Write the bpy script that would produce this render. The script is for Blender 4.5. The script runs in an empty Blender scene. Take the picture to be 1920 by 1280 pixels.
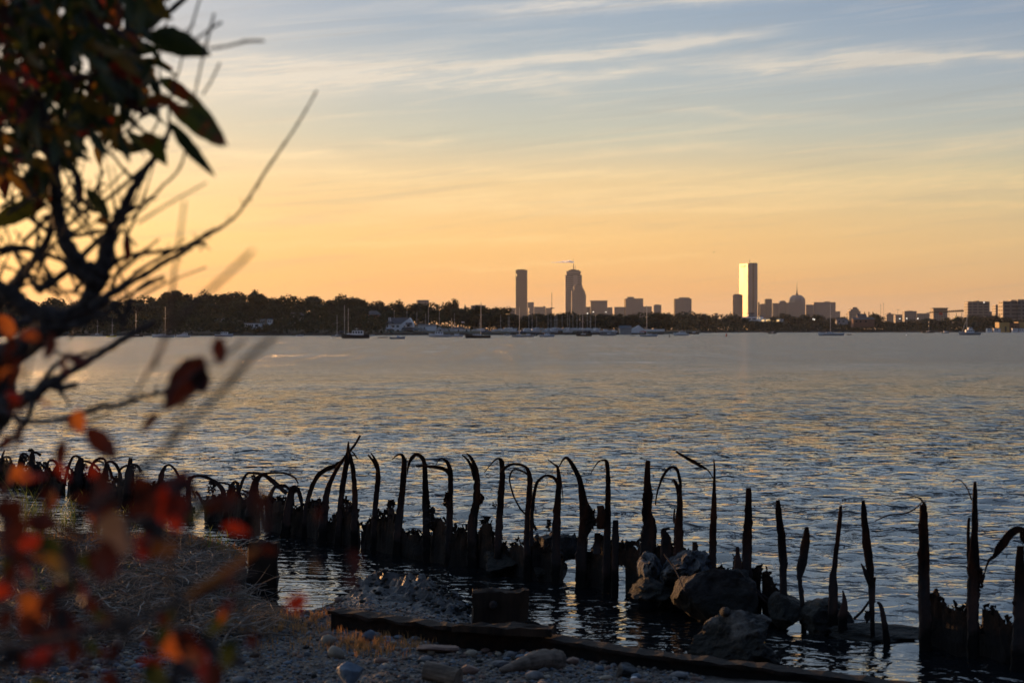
import bpy, bmesh, math, random
from mathutils import Vector, noise as mn
R = math.radians
sc = bpy.context.scene
COL = sc.collection
rng = random.Random(7)

# ------------------------------------------------------------------ helpers
F, H, HY = 3733.33, 2.5, 618.0        # focal length in photo pixels, eye height above the water, horizon row
def P(px, py, d):                     # a sighting in the photograph put at its real distance d
    return Vector(((px-960)/F*d, d, H-(py-HY)/F*d))
def dist_at(py, z=0.0):
    return (H-z)*F/(py-HY)
def lin(r, g, b):
    f = lambda c: c/12.92 if c <= 0.04045 else ((c+0.055)/1.055)**2.4
    return (f(r/255), f(g/255), f(b/255))
def interp(tab, x):
    if x <= tab[0][0]: return tab[0][1]
    for (x0, y0), (x1, y1) in zip(tab, tab[1:]):
        if x <= x1: return y0+(y1-y0)*(x-x0)/(x1-x0)
    return tab[-1][1]
def sstep(a, b, x):
    t = max(0, min(1, (x-a)/(b-a))); return t*t*(3-2*t)
def nz(x, y=0.0, z=0.0): return mn.noise(Vector((x, y, z)))

class MB:
    """collects shapes that become ONE mesh object"""
    def __init__(s): s.v = []; s.f = []; s.mi = []; s.m = 0
    def add(s, vs, fs):
        b = len(s.v); s.v += [tuple(v) for v in vs]
        for f in fs: s.f.append(tuple(b+i for i in f)); s.mi.append(s.m)
    def box(s, x0, x1, y0, y1, z0, z1, taper=0.0):
        t = taper
        s.add([(x0,y0,z0),(x1,y0,z0),(x1,y1,z0),(x0,y1,z0),
               (x0+t,y0+t,z1),(x1-t,y0+t,z1),(x1-t,y1-t,z1),(x0+t,y1-t,z1)],
              [(3,2,1,0),(4,5,6,7),(0,1,5,4),(1,2,6,5),(2,3,7,6),(3,0,4,7)])
    def prism(s, pts, z0, z1):        # plan outline (counter-clockwise), extruded up
        n = len(pts)
        s.add([(x,y,z0) for x,y in pts]+[(x,y,z1) for x,y in pts],
              [tuple(range(n-1,-1,-1)), tuple(range(n,2*n))]+[(i,(i+1)%n,n+(i+1)%n,n+i) for i in range(n)])
    def gable(s, x0, x1, y0, y1, z0, z1, axis='x'):
        if axis == 'x':
            ym = (y0+y1)/2
            s.add([(x0,y0,z0),(x1,y0,z0),(x1,y1,z0),(x0,y1,z0),(x0,ym,z1),(x1,ym,z1)],
                  [(0,1,5,4),(2,3,4,5),(3,0,4),(1,2,5),(3,2,1,0)])
        else:
            xm = (x0+x1)/2
            s.add([(x0,y0,z0),(x1,y0,z0),(x1,y1,z0),(x0,y1,z0),(xm,y0,z1),(xm,y1,z1)],
                  [(0,1,4),(1,2,5,4),(2,3,5),(3,0,4,5),(3,2,1,0)])
    def tube(s, pts, rad, n=6, cap=True):
        pts = [Vector(p) for p in pts]; b = len(s.v); k = len(pts)
        up = Vector((0.13, 0.31, 0.94))
        for i, p in enumerate(pts):
            t = (pts[min(i+1, k-1)]-pts[max(i-1, 0)])
            if t.length < 1e-9: t = Vector((0,0,1))
            t.normalize(); a = t.cross(up)
            if a.length < 0.05: a = t.cross(Vector((1,0,0)))
            a.normalize(); c = a.cross(t)
            r = rad[i] if isinstance(rad, (list, tuple)) else rad
            for j in range(n):
                q = 2*math.pi*j/n; s.v.append(tuple(p+a*(r*math.cos(q))+c*(r*math.sin(q))))
        for i in range(k-1):
            for j in range(n):
                s.f.append((b+i*n+j, b+i*n+(j+1)%n, b+(i+1)*n+(j+1)%n, b+(i+1)*n+j)); s.mi.append(s.m)
        if cap:
            s.f.append(tuple(b+j for j in range(n-1,-1,-1))); s.mi.append(s.m)
            s.f.append(tuple(b+(k-1)*n+j for j in range(n))); s.mi.append(s.m)
    def build(s, name, mat, parent=None, smooth=False, loc=None):
        me = bpy.data.meshes.new(name)
        o0 = Vector(loc) if loc is not None else Vector((0,0,0))
        if loc is not None: s.v = [(x-o0.x, y-o0.y, z-o0.z) for x,y,z in s.v]
        me.from_pydata(s.v, [], s.f); me.update()
        for m in (mat if isinstance(mat, list) else [mat]): me.materials.append(m)
        if isinstance(mat, list): me.polygons.foreach_set('material_index', s.mi)
        if smooth: me.polygons.foreach_set('use_smooth', [True]*len(me.polygons))
        o = bpy.data.objects.new(name, me); COL.objects.link(o)
        if parent is not None: o.parent = parent
        elif loc is not None: o.location = o0
        return o
def tag(o, label=None, cat=None, group=None, kind=None):
    if label: o['label'] = label
    if cat: o['category'] = cat
    if group: o['group'] = group
    if kind: o['kind'] = kind
    return o
def thing(name, label, cat, loc=(0,0,0), rz=0.0, group=None):
    o = bpy.data.objects.new(name, None); COL.objects.link(o)
    o.location = loc; o.rotation_euler = (0,0,rz); o.empty_display_size = 0.3
    return tag(o, label, cat, group)
def copy_tree(o, parent=None, label=None):
    c = o.copy(); COL.objects.link(c)
    if parent is not None: c.parent = parent
    if label: c['label'] = label
    for ch in KIDS.get(o.name, []): copy_tree(ch, c)
    return c
KIDS = {}
def note_kids(o):
    KIDS[o.name] = [c for c in bpy.data.objects if c.parent == o]
    for c in KIDS[o.name]: note_kids(c)
def catmull(pts, n):
    pts = [Vector(p) for p in pts]; out = []
    for i in range(len(pts)-1):
        p0 = pts[max(i-1,0)]; p1 = pts[i]; p2 = pts[i+1]; p3 = pts[min(i+2,len(pts)-1)]
        for k in range(n):
            t = k/n
            out.append(0.5*((2*p1)+(p2-p0)*t+(2*p0-5*p1+4*p2-p3)*t*t+(3*p1-p0-3*p2+p3)*t**3))
    out.append(pts[-1]); return out

# ------------------------------------------------------------------ materials
def nodes_of(name):
    m = bpy.data.materials.new(name); m.use_nodes = True
    nt = m.node_tree; b = nt.nodes['Principled BSDF']; return m, nt, b
def tide(m, z_wet, dark, z_top=None, pale=None):
    """wet dark foot and a band of barnacles at real heights above the water"""
    nt = m.node_tree; b = nt.nodes['Principled BSDF']; src = b.inputs['Base Color'].links[0].from_socket
    g = nt.nodes.new('ShaderNodeNewGeometry'); sx = nt.nodes.new('ShaderNodeSeparateXYZ'); nt.links.new(g.outputs['Position'], sx.inputs[0])
    no = nt.nodes.new('ShaderNodeTexNoise'); no.inputs['Scale'].default_value = 5.0; no.inputs['Detail'].default_value = 6.0; nt.links.new(g.outputs['Position'], no.inputs['Vector'])
    ad = nt.nodes.new('ShaderNodeMath'); ad.operation = 'MULTIPLY_ADD'; nt.links.new(no.outputs['Fac'], ad.inputs[0]); ad.inputs[1].default_value = -0.5; nt.links.new(sx.outputs[2], ad.inputs[2])
    def mixin(src, lo, hi, col, amt):
        mr = nt.nodes.new('ShaderNodeMapRange'); nt.links.new(ad.outputs[0], mr.inputs[0]); mr.inputs[1].default_value = lo; mr.inputs[2].default_value = hi; mr.inputs[3].default_value = amt; mr.inputs[4].default_value = 0.0
        mx = nt.nodes.new('ShaderNodeMix'); mx.data_type = 'RGBA'; nt.links.new(mr.outputs[0], mx.inputs[0]); nt.links.new(src, mx.inputs[6]); mx.inputs[7].default_value = (*col, 1); return mx.outputs[2]
    if pale:
        src = mixin(src, z_top-0.32, z_top-0.02, pale, 0.30)
    src = mixin(src, z_wet-0.2, z_wet-0.1, dark, 1.0)
    nt.links.new(src, b.inputs['Base Color']); return m
def mat(name, c1, c2=None, rough=0.85, scale=3.0, bump=0.0, detail=6.0, metal=0.0, stretch=(1,1,1), spec=0.3, lo=0.35, hi=0.65, trans=0.0):
    m, nt, b = nodes_of(name)
    b.inputs['Roughness'].default_value = rough; b.inputs['Metallic'].default_value = metal
    b.inputs['Specular IOR Level'].default_value = spec
    b.inputs['Base Color'].default_value = (*c1, 1)
    if c2 is not None or bump:
        tc = nt.nodes.new('ShaderNodeNewGeometry'); mp = nt.nodes.new('ShaderNodeMapping')
        mp.inputs['Scale'].default_value = stretch
        nt.links.new(tc.outputs['Position'], mp.inputs[0])
        no = nt.nodes.new('ShaderNodeTexNoise'); no.inputs['Scale'].default_value = scale; no.inputs['Detail'].default_value = detail
        no.inputs['Roughness'].default_value = 0.62
        nt.links.new(mp.outputs[0], no.inputs['Vector'])
        if c2 is not None:
            r = nt.nodes.new('ShaderNodeValToRGB'); r.color_ramp.elements[0].position = lo; r.color_ramp.elements[1].position = hi
            r.color_ramp.elements[0].color = (*c1, 1); r.color_ramp.elements[1].color = (*c2, 1)
            nt.links.new(no.outputs['Fac'], r.inputs[0]); nt.links.new(r.outputs[0], b.inputs['Base Color'])
        if bump:
            bp = nt.nodes.new('ShaderNodeBump'); bp.inputs['Strength'].default_value = 1.0; bp.inputs['Distance'].default_value = bump
            nt.links.new(no.outputs['Fac'], bp.inputs['Height']); nt.links.new(bp.outputs[0], b.inputs['Normal'])
    if trans:
        out = nt.nodes['Material Output']; tr = nt.nodes.new('ShaderNodeBsdfTranslucent'); mx = nt.nodes.new('ShaderNodeMixShader')
        mx.inputs[0].default_value = trans
        src = b.inputs['Base Color'].links[0].from_socket if b.inputs['Base Color'].is_linked else None
        if src: nt.links.new(src, tr.inputs[0])
        else: tr.inputs[0].default_value = (*c1, 1)
        nt.links.new(b.outputs[0], mx.inputs[1]); nt.links.new(tr.outputs[0], mx.inputs[2]); nt.links.new(mx.outputs[0], out.inputs[0])
    return m
M = {}
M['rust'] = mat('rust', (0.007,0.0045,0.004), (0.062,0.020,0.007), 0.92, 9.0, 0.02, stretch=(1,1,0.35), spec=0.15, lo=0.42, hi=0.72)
M['rust_crust'] = mat('rust_crust', (0.006,0.005,0.005), (0.026,0.013,0.008), 0.9, 14.0, 0.02, spec=0.2)
M['old_wood'] = mat('old_wood', (0.009,0.007,0.006), (0.034,0.021,0.014), 0.9, 10.0, 0.015, stretch=(1,1,0.12), spec=0.2)
M['driftwood'] = mat('driftwood', (0.055,0.042,0.032), (0.19,0.145,0.11), 0.85, 16.0, 0.01, stretch=(0.2,1,1))
M['stone_grey'] = mat('stone_grey', (0.05,0.052,0.056), (0.18,0.178,0.178), 0.85, 11.0, 0.012)
M['stone_pale'] = mat('stone_pale', (0.15,0.125,0.095), (0.27,0.235,0.185), 0.75, 9.0, 0.004)
M['stone_blue'] = mat('stone_blue', (0.06,0.085,0.115), (0.13,0.165,0.205), 0.75, 8.0, 0.01)
M['stone_brown'] = mat('stone_brown', (0.09,0.055,0.045), (0.20,0.13,0.10), 0.85, 10.0, 0.006)
M['boulder'] = mat('boulder', (0.007,0.007,0.008), (0.062,0.058,0.057), 0.85, 6.0, 0.12, detail=10, lo=0.4, hi=0.7)
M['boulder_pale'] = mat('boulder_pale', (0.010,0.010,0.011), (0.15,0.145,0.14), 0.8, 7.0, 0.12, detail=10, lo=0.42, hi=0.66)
M['concrete'] = mat('concrete', (0.008,0.008,0.010), (0.095,0.105,0.118), 0.85, 9.0, 0.09, detail=9, lo=0.42, hi=0.6)
M['gravel'] = mat('gravel', (0.017,0.0145,0.013), (0.115,0.100,0.090), 0.85, 22.0, 0.03, detail=8, lo=0.3, hi=0.72)
M['mud'] = mat('mud', (0.012,0.012,0.014), (0.075,0.072,0.075), 0.5, 12.0, 0.11, detail=8, spec=0.5)
M['bank_soil'] = mat('bank_soil', (0.012,0.008,0.006), (0.060,0.040,0.027), 0.95, 18.0, 0.04)
M['dead_grass'] = mat('dead_grass', (0.13,0.09,0.06), (0.46,0.36,0.28), 0.8, 6.0, 0, trans=0.3, lo=0.4, hi=0.68)
M['bleached'] = mat('highlit_twigs', (0.10,0.085,0.07), (0.34,0.30,0.26), 0.75, 10.0, 0)  # pale driftwood tone, raised to stand for highlights on the stalks
M['turf'] = mat('turf', (0.24,0.12,0.045), (0.42,0.23,0.09), 0.8, 6.0, 0, trans=0.5)  # dry grass with the orange of the low sun boosted in its colour
M['reed'] = mat('reed', (0.075,0.115,0.02), (0.16,0.19,0.04), 0.6, 5.0, 0, trans=0.55)
M['bark'] = mat('bark', (0.018,0.015,0.014), (0.06,0.052,0.05), 0.8, 60.0, 0.003)
M['leaf_green'] = mat('leaf_green', (0.014,0.026,0.007), (0.04,0.048,0.010), 0.5, 30.0, 0, trans=0.4)
M['leaf_yellow'] = mat('leaf_yellow', (0.10,0.07,0.010), (0.20,0.10,0.014), 0.5, 30.0, 0, trans=0.5)
M['leaf_red'] = mat('leaf_red', (0.085,0.008,0.005), (0.24,0.026,0.008), 0.55, 14.0, 0, trans=0.5)
M['leaf_orange'] = mat('leaf_orange', (0.24,0.055,0.012), (0.36,0.11,0.02), 0.55, 14.0, 0, trans=0.5)
M['lit_stem'] = mat('lit_stem', (0.34,0.13,0.025), (0.45,0.20,0.04), 0.6, 20.0, 0, trans=0.4)  # bark with orange sunlight put into its colour
M['leaf_brown'] = mat('leaf_brown', (0.0210,0.0060,0.0045), (0.0465,0.0120,0.0075), 0.6, 14.0, 0, trans=0.4)
M['leaf_tan'] = mat('leaf_tan', (0.10,0.075,0.06), (0.15,0.11,0.09), 0.6, 25.0, 0, trans=0.3)
M['leaf_mixed'] = mat('leaf_mixed', (0.075,0.085,0.012), (0.20,0.028,0.008), 0.5, 14.0, 0, trans=0.55, lo=0.46, hi=0.62)
M['crown'] = mat('crown', (0.012,0.018,0.008), (0.036,0.042,0.016), 0.9, 0.12, 0, trans=0.10)
M['crown_warm'] = mat('crown_warm', (0.016,0.019,0.008), (0.046,0.045,0.016), 0.9, 0.15, 0, trans=0.14)
M['trunk'] = mat('trunk', (0.05,0.04,0.03))
M['land'] = mat('land', (0.035,0.035,0.02), (0.07,0.06,0.035), 0.95, 0.05)
M['shore_stone'] = mat('shore_stone', (0.05,0.045,0.04), (0.11,0.10,0.09), 0.9, 0.3)
M['white'] = mat('white_paint', (0.72,0.73,0.74), (0.80,0.80,0.80), 0.5, 0.8)
M['white_hull'] = mat('white_hull', (0.55,0.57,0.60), rough=0.3, spec=0.5)
M['grey_hull'] = mat('grey_hull', (0.30,0.32,0.35), rough=0.35, spec=0.5)
M['dark_hull'] = mat('dark_hull', (0.012,0.013,0.018), rough=0.3, spec=0.5)
M['blue_hull'] = mat('blue_hull', (0.06,0.10,0.20), rough=0.35, spec=0.5)
M['yellow_hull'] = mat('yellow_hull', (0.55,0.42,0.04), rough=0.4)
M['red_paint'] = mat('red_paint', (0.45,0.06,0.04), rough=0.5)
M['glass'] = mat('window_glass', (0.015,0.017,0.02), rough=0.12, spec=0.6)
M['alu'] = mat('mast_aluminium', (0.55,0.56,0.58), rough=0.35, metal=0.6)
M['canvas'] = mat('blue_canvas', (0.02,0.03,0.09), rough=0.9)
M['roof'] = mat('grey_roof', (0.055,0.058,0.07), (0.085,0.088,0.10), 0.9, 0.6)
M['house_wall'] = mat('house_wall', (0.30,0.29,0.28), (0.38,0.37,0.36), 0.8, 0.5)
M['brick'] = mat('brick', (0.16,0.075,0.05), (0.22,0.11,0.075), 0.9, 0.6)
M['dark_steel'] = mat('dark_steel', (0.03,0.03,0.032), rough=0.6)
M['ochre'] = mat('ochre_sunlit_wall', (0.50,0.30,0.09), (0.56,0.36,0.13), 0.7, 0.4)  # yellow light on the shed put into the wall colour
M['sign_dark'] = mat('sign_dark', (0.02,0.02,0.02), rough=0.6)
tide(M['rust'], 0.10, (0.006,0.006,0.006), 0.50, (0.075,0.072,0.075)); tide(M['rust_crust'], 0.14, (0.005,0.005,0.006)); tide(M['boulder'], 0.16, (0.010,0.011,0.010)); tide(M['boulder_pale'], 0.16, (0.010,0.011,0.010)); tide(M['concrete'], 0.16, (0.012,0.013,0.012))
def emit(name, c, s):
    m = bpy.data.materials.new(name); m.use_nodes = True; nt = m.node_tree
    nt.nodes.remove(nt.nodes['Principled BSDF']); e = nt.nodes.new('ShaderNodeEmission')
    e.inputs[0].default_value = (*c, 1); e.inputs[1].default_value = s
    nt.links.new(e.outputs[0], nt.nodes['Material Output'].inputs[0]); return m
M['lamp'] = emit('lit_lamp', (1.0,0.92,0.80), 3.5)
M['lamp_warm'] = emit('lit_window', (1.0,0.62,0.25), 1.4)
def facade(name, wall, win, fx, fz, gap=0.35, rough=0.6, winrough=0.15, metal=0.0):
    """storeys and window bays laid out in metres over the wall"""
    m, nt, b = nodes_of(name)
    g = nt.nodes.new('ShaderNodeNewGeometry'); sx = nt.nodes.new('ShaderNodeSeparateXYZ'); nt.links.new(g.outputs['Position'], sx.inputs[0])
    def mth(op, a, c=None):
        n = nt.nodes.new('ShaderNodeMath'); n.operation = op
        for i, v in enumerate((a, c)):
            if v is None: continue
            if hasattr(v, 'links'): nt.links.new(v, n.inputs[i])
            else: n.inputs[i].default_value = v
        return n.outputs[0]
    rowm = mth('GREATER_THAN', mth('FRACT', mth('MULTIPLY', sx.outputs[2], 1/fz)), gap)
    xy = mth('ADD', sx.outputs[0], mth('MULTIPLY', sx.outputs[1], 0.83))
    colm = mth('GREATER_THAN', mth('FRACT', mth('MULTIPLY', xy, 1/fx)), 0.25)
    k = mth('MULTIPLY', rowm, colm)
    mx = nt.nodes.new('ShaderNodeMix'); mx.data_type = 'RGBA'; nt.links.new(k, mx.inputs[0])
    mx.inputs[6].default_value = (*wall, 1); mx.inputs[7].default_value = (*win, 1)
    nt.links.new(mx.outputs[2], b.inputs['Base Color'])
    rr = mth('ADD', mth('MULTIPLY', k, winrough-rough), rough); nt.links.new(rr, b.inputs['Roughness'])
    b.inputs['Metallic'].default_value = metal
    return m
M['f_dark'] = facade('dark_tower_facade', (0.06,0.055,0.055), (0.035,0.035,0.04), 3.0, 3.6, 0.4)
M['f_band'] = facade('banded_tower_facade', (0.20,0.18,0.165), (0.05,0.048,0.05), 60, 7.2, 0.5)
M['f_stone'] = facade('stone_tower_facade', (0.22,0.19,0.17), (0.07,0.065,0.065), 4.2, 3.8, 0.45)
M['f_brick'] = facade('brick_tower_facade', (0.15,0.10,0.08), (0.06,0.055,0.055), 4.5, 3.5, 0.5)
M['f_grey'] = facade('grey_block_facade', (0.17,0.16,0.16), (0.06,0.06,0.065), 5.0, 4.0, 0.45)
M['f_near'] = facade('ribbon_window_facade', (0.13,0.12,0.115), (0.035,0.035,0.04), 9.0, 4.6, 0.5)
M['mirror'] = mat('mirror_glass', (0.030,0.018,0.0065), (0.115,0.078,0.034), rough=0.34, metal=1.0, spec=0.5, scale=0.03, stretch=(1,1,0.5), lo=0.35, hi=0.6)  # golden, uneven sun reflection partly put into the glass tint
M['mirror_edge'] = mat('tinted_glass', (0.17,0.17,0.18), rough=0.35, metal=0.6)
M['steam'] = mat('steam', (1.0,1.0,1.0), rough=1.0, trans=0.97)

# ------------------------------------------------------------------ camera
cd = bpy.data.cameras.new('camera'); cam = bpy.data.objects.new('camera', cd); COL.objects.link(cam)
cam.location = (0,0,H); cam.rotation_euler = (R(90),0,0)
cd.sensor_width = 36; cd.lens = 70; cd.shift_y = -22/1920
cd.clip_start = 0.05; cd.clip_end = 60000
cd.dof.use_dof = True; cd.dof.focus_distance = 30; cd.dof.aperture_fstop = 4.0; cd.dof.aperture_blades = 9
sc.camera = cam
sc.view_settings.view_transform = 'Standard'; sc.view_settings.look = 'None'
sc.view_settings.exposure = 0; sc.view_settings.gamma = 1
try:
    sc.cycles.use_denoising = True; sc.cycles.denoiser = 'OPENIMAGEDENOISE'
    sc.cycles.max_bounces = 8; sc.cycles.transparent_max_bounces = 8; sc.cycles.volume_bounces = 0
    sc.cycles.sample_clamp_indirect = 4
except Exception: pass

# ------------------------------------------------------------------ sun and sky
SUN_AZ, SUN_EL = R(-33), R(3.0)
sd = bpy.data.lights.new('sun', 'SUN'); sun = bpy.data.objects.new('sun', sd); COL.objects.link(sun)
sdir = Vector((math.sin(SUN_AZ)*math.cos(SUN_EL), math.cos(SUN_AZ)*math.cos(SUN_EL), math.sin(SUN_EL)))
sun.rotation_euler = sdir.to_track_quat('Z','Y').to_euler()
sd.energy = 5.0; sd.angle = R(0.55); sd.color = (1.0,0.50,0.19)

w = bpy.data.worlds.new('World'); sc.world = w; w.use_nodes = True
nt = w.node_tree; bg = nt.nodes['Background']
def mth(op, a, b=None, c=None):
    n = nt.nodes.new('ShaderNodeMath'); n.operation = op
    for i, v in enumerate((a, b, c)):
        if v is None: continue
        if hasattr(v, 'links'): nt.links.new(v, n.inputs[i])
        else: n.inputs[i].default_value = v
    return n.outputs[0]
def smooth(a, b, v):
    n = nt.nodes.new('ShaderNodeMapRange'); n.interpolation_type = 'SMOOTHSTEP'
    nt.links.new(v, n.inputs[0]); n.inputs[1].default_value = a; n.inputs[2].default_value = b
    n.inputs[3].default_value = 0; n.inputs[4].default_value = 1; return n.outputs[0]
def mixc(f, a, b, mode='MIX'):
    n = nt.nodes.new('ShaderNodeMix'); n.data_type = 'RGBA'; n.blend_type = mode
    for i, v in ((0, f), (6, a), (7, b)):
        if hasattr(v, 'links'): nt.links.new(v, n.inputs[i])
        elif isinstance(v, tuple): n.inputs[i].default_value = (*v, 1)
        else: n.inputs[i].default_value = v
    return n.outputs[2]
tc = nt.nodes.new('ShaderNodeTexCoord'); sp = nt.nodes.new('ShaderNodeSeparateXYZ')
nt.links.new(tc.outputs['Generated'], sp.inputs[0])
DEG = 180/math.pi
el = mth('MULTIPLY', mth('ARCSINE', sp.outputs[2]), DEG)
az = mth('MULTIPLY', mth('ARCTAN2', sp.outputs[0], sp.outputs[1]), DEG)
def ramp(stops):                      # stops: elevation in degrees -> colour
    n = nt.nodes.new('ShaderNodeValToRGB'); cr = n.color_ramp
    q = lambda e: math.sqrt(max(0, min(90, e))/90)
    nt.links.new(mth('SQRT', mth('MULTIPLY', mth('MAXIMUM', el, 0.0), 1/90)), n.inputs[0])
    while len(cr.elements) < len(stops): cr.elements.new(0.5)
    for e, (a, c) in zip(cr.elements, stops): e.position = q(a); e.color = (*lin(*c), 1)
    return n.outputs[0]
r_sun = ramp([(0,(250,170,88)),(1.2,(252,184,102)),(2.9,(253,208,136)),(4.6,(238,208,160)),(6.2,(212,204,184)),(8.5,(174,186,198)),(12,(184,198,210)),(20,(180,198,216)),(40,(158,180,206)),(90,(92,116,156))])
r_mid = ramp([(0,(236,170,104)),(1.2,(240,178,110)),(2.6,(244,194,126)),(4.2,(232,200,150)),(5.6,(192,192,176)),(7.2,(170,182,188)),(9.2,(146,166,187)),(14,(162,184,206)),(32,(152,176,204)),(90,(92,116,150))])
r_far = ramp([(0,(200,152,108)),(1.2,(212,168,116)),(3,(212,184,138)),(4.4,(196,186,154)),(5.8,(172,178,174)),(7.2,(155,168,180)),(9.2,(125,148,176)),(14,(144,170,200)),(32,(140,164,196)),(90,(84,108,148))])
r_back = ramp([(0,(70,74,94)),(4,(92,90,106)),(10,(86,98,124)),(25,(76,98,136)),(90,(70,94,132))])
base = mixc(smooth(-17, 1, az), r_sun, r_mid)
base = mixc(smooth(0, 18, az), base, r_far)
backness = smooth(-0.35, 0.55, mth('MULTIPLY', mth('ADD', mth('MULTIPLY', sp.outputs[1], math.cos(R(-33))), mth('MULTIPLY', sp.outputs[0], math.sin(R(-33)))), -1.0))
base = mixc(backness, base, r_back)
# glow round the sun, which stands outside the left edge
dot = nt.nodes.new('ShaderNodeVectorMath'); dot.operation = 'DOT_PRODUCT'
nt.links.new(tc.outputs['Generated'], dot.inputs[0]); dot.inputs[1].default_value = sdir
ang = mth('MULTIPLY', mth('ARCCOSINE', mth('MINIMUM', dot.outputs['Value'], 0.99999)), DEG)
glow = mth('EXPONENT', mth('MULTIPLY', mth('MULTIPLY', ang, ang), -1/(14.0**2)))
base = mixc(mth('MULTIPLY', glow, 1.5), base, (1.5,0.85,0.32), 'ADD')
# cirrus: streaks given by their two ends (degrees), drawn out along the wind
def cloud_noise(sx_, sy_, sz, det=6.0, rough=0.6, dist=0.3):
    cx = nt.nodes.new('ShaderNodeCombineXYZ')
    nt.links.new(mth('MULTIPLY', az, sx_), cx.inputs[0]); nt.links.new(mth('MULTIPLY', mth('SUBTRACT', el, mth('MULTIPLY', az, 0.10)), sy_), cx.inputs[1]); cx.inputs[2].default_value = sz
    n = nt.nodes.new('ShaderNodeTexNoise'); nt.links.new(cx.outputs[0], n.inputs['Vector'])
    n.inputs['Scale'].default_value = 1.0; n.inputs['Detail'].default_value = det; n.inputs['Roughness'].default_value = rough; n.inputs['Distortion'].default_value = dist
    return n.outputs['Fac']
wisp = cloud_noise(0.22, 2.6, 3.0, 7.0, 0.62, 0.6)
warp = mth('SUBTRACT', cloud_noise(0.30, 0.5, 9.0, 4.0), 0.5)
fine = cloud_noise(0.75, 7.5, 21.0, 5.0, 0.6, 0.4)
def A(px, py): return math.degrees(math.atan((px-960)/F)), math.degrees(math.atan((HY-py)/F))
def streak(p0, p1, sig, amt, fade=0.35, wamp=0.7):
    (a0, e0), (a1, e1) = A(*p0), A(*p1); L = math.hypot(a1-a0, e1-e0); c, s = (a1-a0)/L, (e1-e0)/L
    da = mth('SUBTRACT', az, a0); de = mth('SUBTRACT', el, e0)
    u = mth('MULTIPLY', mth('ADD', mth('MULTIPLY', da, c), mth('MULTIPLY', de, s)), 1/L)
    v = mth('ADD', mth('SUBTRACT', mth('MULTIPLY', de, c), mth('MULTIPLY', da, s)), mth('MULTIPLY', warp, wamp))
    g = mth('EXPONENT', mth('MULTIPLY', mth('MULTIPLY', v, v), -1/(sig*sig)))
    ends = mth('MULTIPLY', smooth(0, fade, u), mth('SUBTRACT', 1.0, smooth(1-fade, 1.0, u)))
    tex = smooth(0.34, 0.66, mth('ADD', mth('MULTIPLY', wisp, 0.55), mth('MULTIPLY', fine, 0.45)))
    return mth('MULTIPLY', mth('MULTIPLY', g, ends), mth('MULTIPLY', mth('ADD', mth('MULTIPLY', tex, 0.8), 0.2), amt))
S = [streak((150,175),(980,120),0.50,0.85,0.3), streak((640,148),(1560,55),0.16,0.95), streak((300,100),(760,150),0.26,0.55),
     streak((760,30),(1650,-20),0.22,0.8), streak((700,165),(1350,125),0.20,0.75), streak((900,160),(1120,170),0.14,0.35),
     streak((1180,135),(2000,105),0.26,0.8), streak((1500,120),(2050,118),0.14,0.7), streak((300,290),(690,297),0.15,0.9),
     streak((650,268),(880,266),0.09,0.35), streak((1150,205),(1700,235),0.12,0.3), streak((1650,330),(2150,215),0.24,0.5),
     streak((-300,345),(1500,318),0.20,0.65,0.2), streak((900,400),(2200,385),0.10,0.6,0.25), streak((100,470),(1300,440),0.12,0.55,0.3), streak((700,505),(1500,480),0.08,0.5,0.3), streak((-200,395),(900,425),0.14,0.5,0.3), streak((1000,345),(1500,352),0.07,-0.25,0.3), streak((500,395),(2300,330),0.34,0.75,0.2), streak((-200,430),(1500,455),0.35,0.22,0.2), streak((1000,290),(1500,270),0.12,0.3)]
tot = S[0]
for s_ in S[1:]: tot = mth('ADD', tot, s_)
bandn = mth('MULTIPLY', smooth(0.46, 0.72, cloud_noise(0.13, 2.3, 40.0, 7.0, 0.62, 0.6)), mth('MULTIPLY', smooth(0.5, 2.5, el), mth('SUBTRACT', 1.0, smooth(9, 22, el))))
tot = mth('ADD', tot, mth('MULTIPLY', bandn, 0.24))
tot = mth('MINIMUM', tot, 0.62)
ccol = ramp([(0,(255,194,114)),(2.5,(255,210,142)),(4.5,(255,224,172)),(7,(244,228,206)),(12,(226,220,216)),(90,(150,160,180))])
ccol = mixc(smooth(-5, 25, az), ccol, mixc(0.22, ccol, (0.0,0.0,0.0)))
base = mixc(mth('MULTIPLY', tot, mth('SUBTRACT', 1.0, mth('MULTIPLY', backness, 0.6))), base, ccol)
darkn = mth('MULTIPLY', smooth(0.5, 0.75, cloud_noise(0.14, 2.3, 77.0, 6.0, 0.6, 0.5)), 0.20)
base = mixc(darkn, base, (0.28,0.26,0.25))
# a physically based dusk sky under it all
ns = nt.nodes.new('ShaderNodeTexSky'); ns.sky_type = 'NISHITA'; ns.sun_disc = False
ns.sun_elevation = SUN_EL; ns.sun_rotation = SUN_AZ; ns.dust_density = 1.0; ns.altitude = 0
nsv = nt.nodes.new('ShaderNodeVectorMath'); nsv.operation = 'SCALE'; nt.links.new(ns.outputs[0], nsv.inputs[0]); nsv.inputs['Scale'].default_value = 0.02
tot_c = mixc(1.0, base, nsv.outputs[0], 'ADD')
nt.links.new(tot_c, bg.inputs[0]); bg.inputs[1].default_value = 0.97
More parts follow.
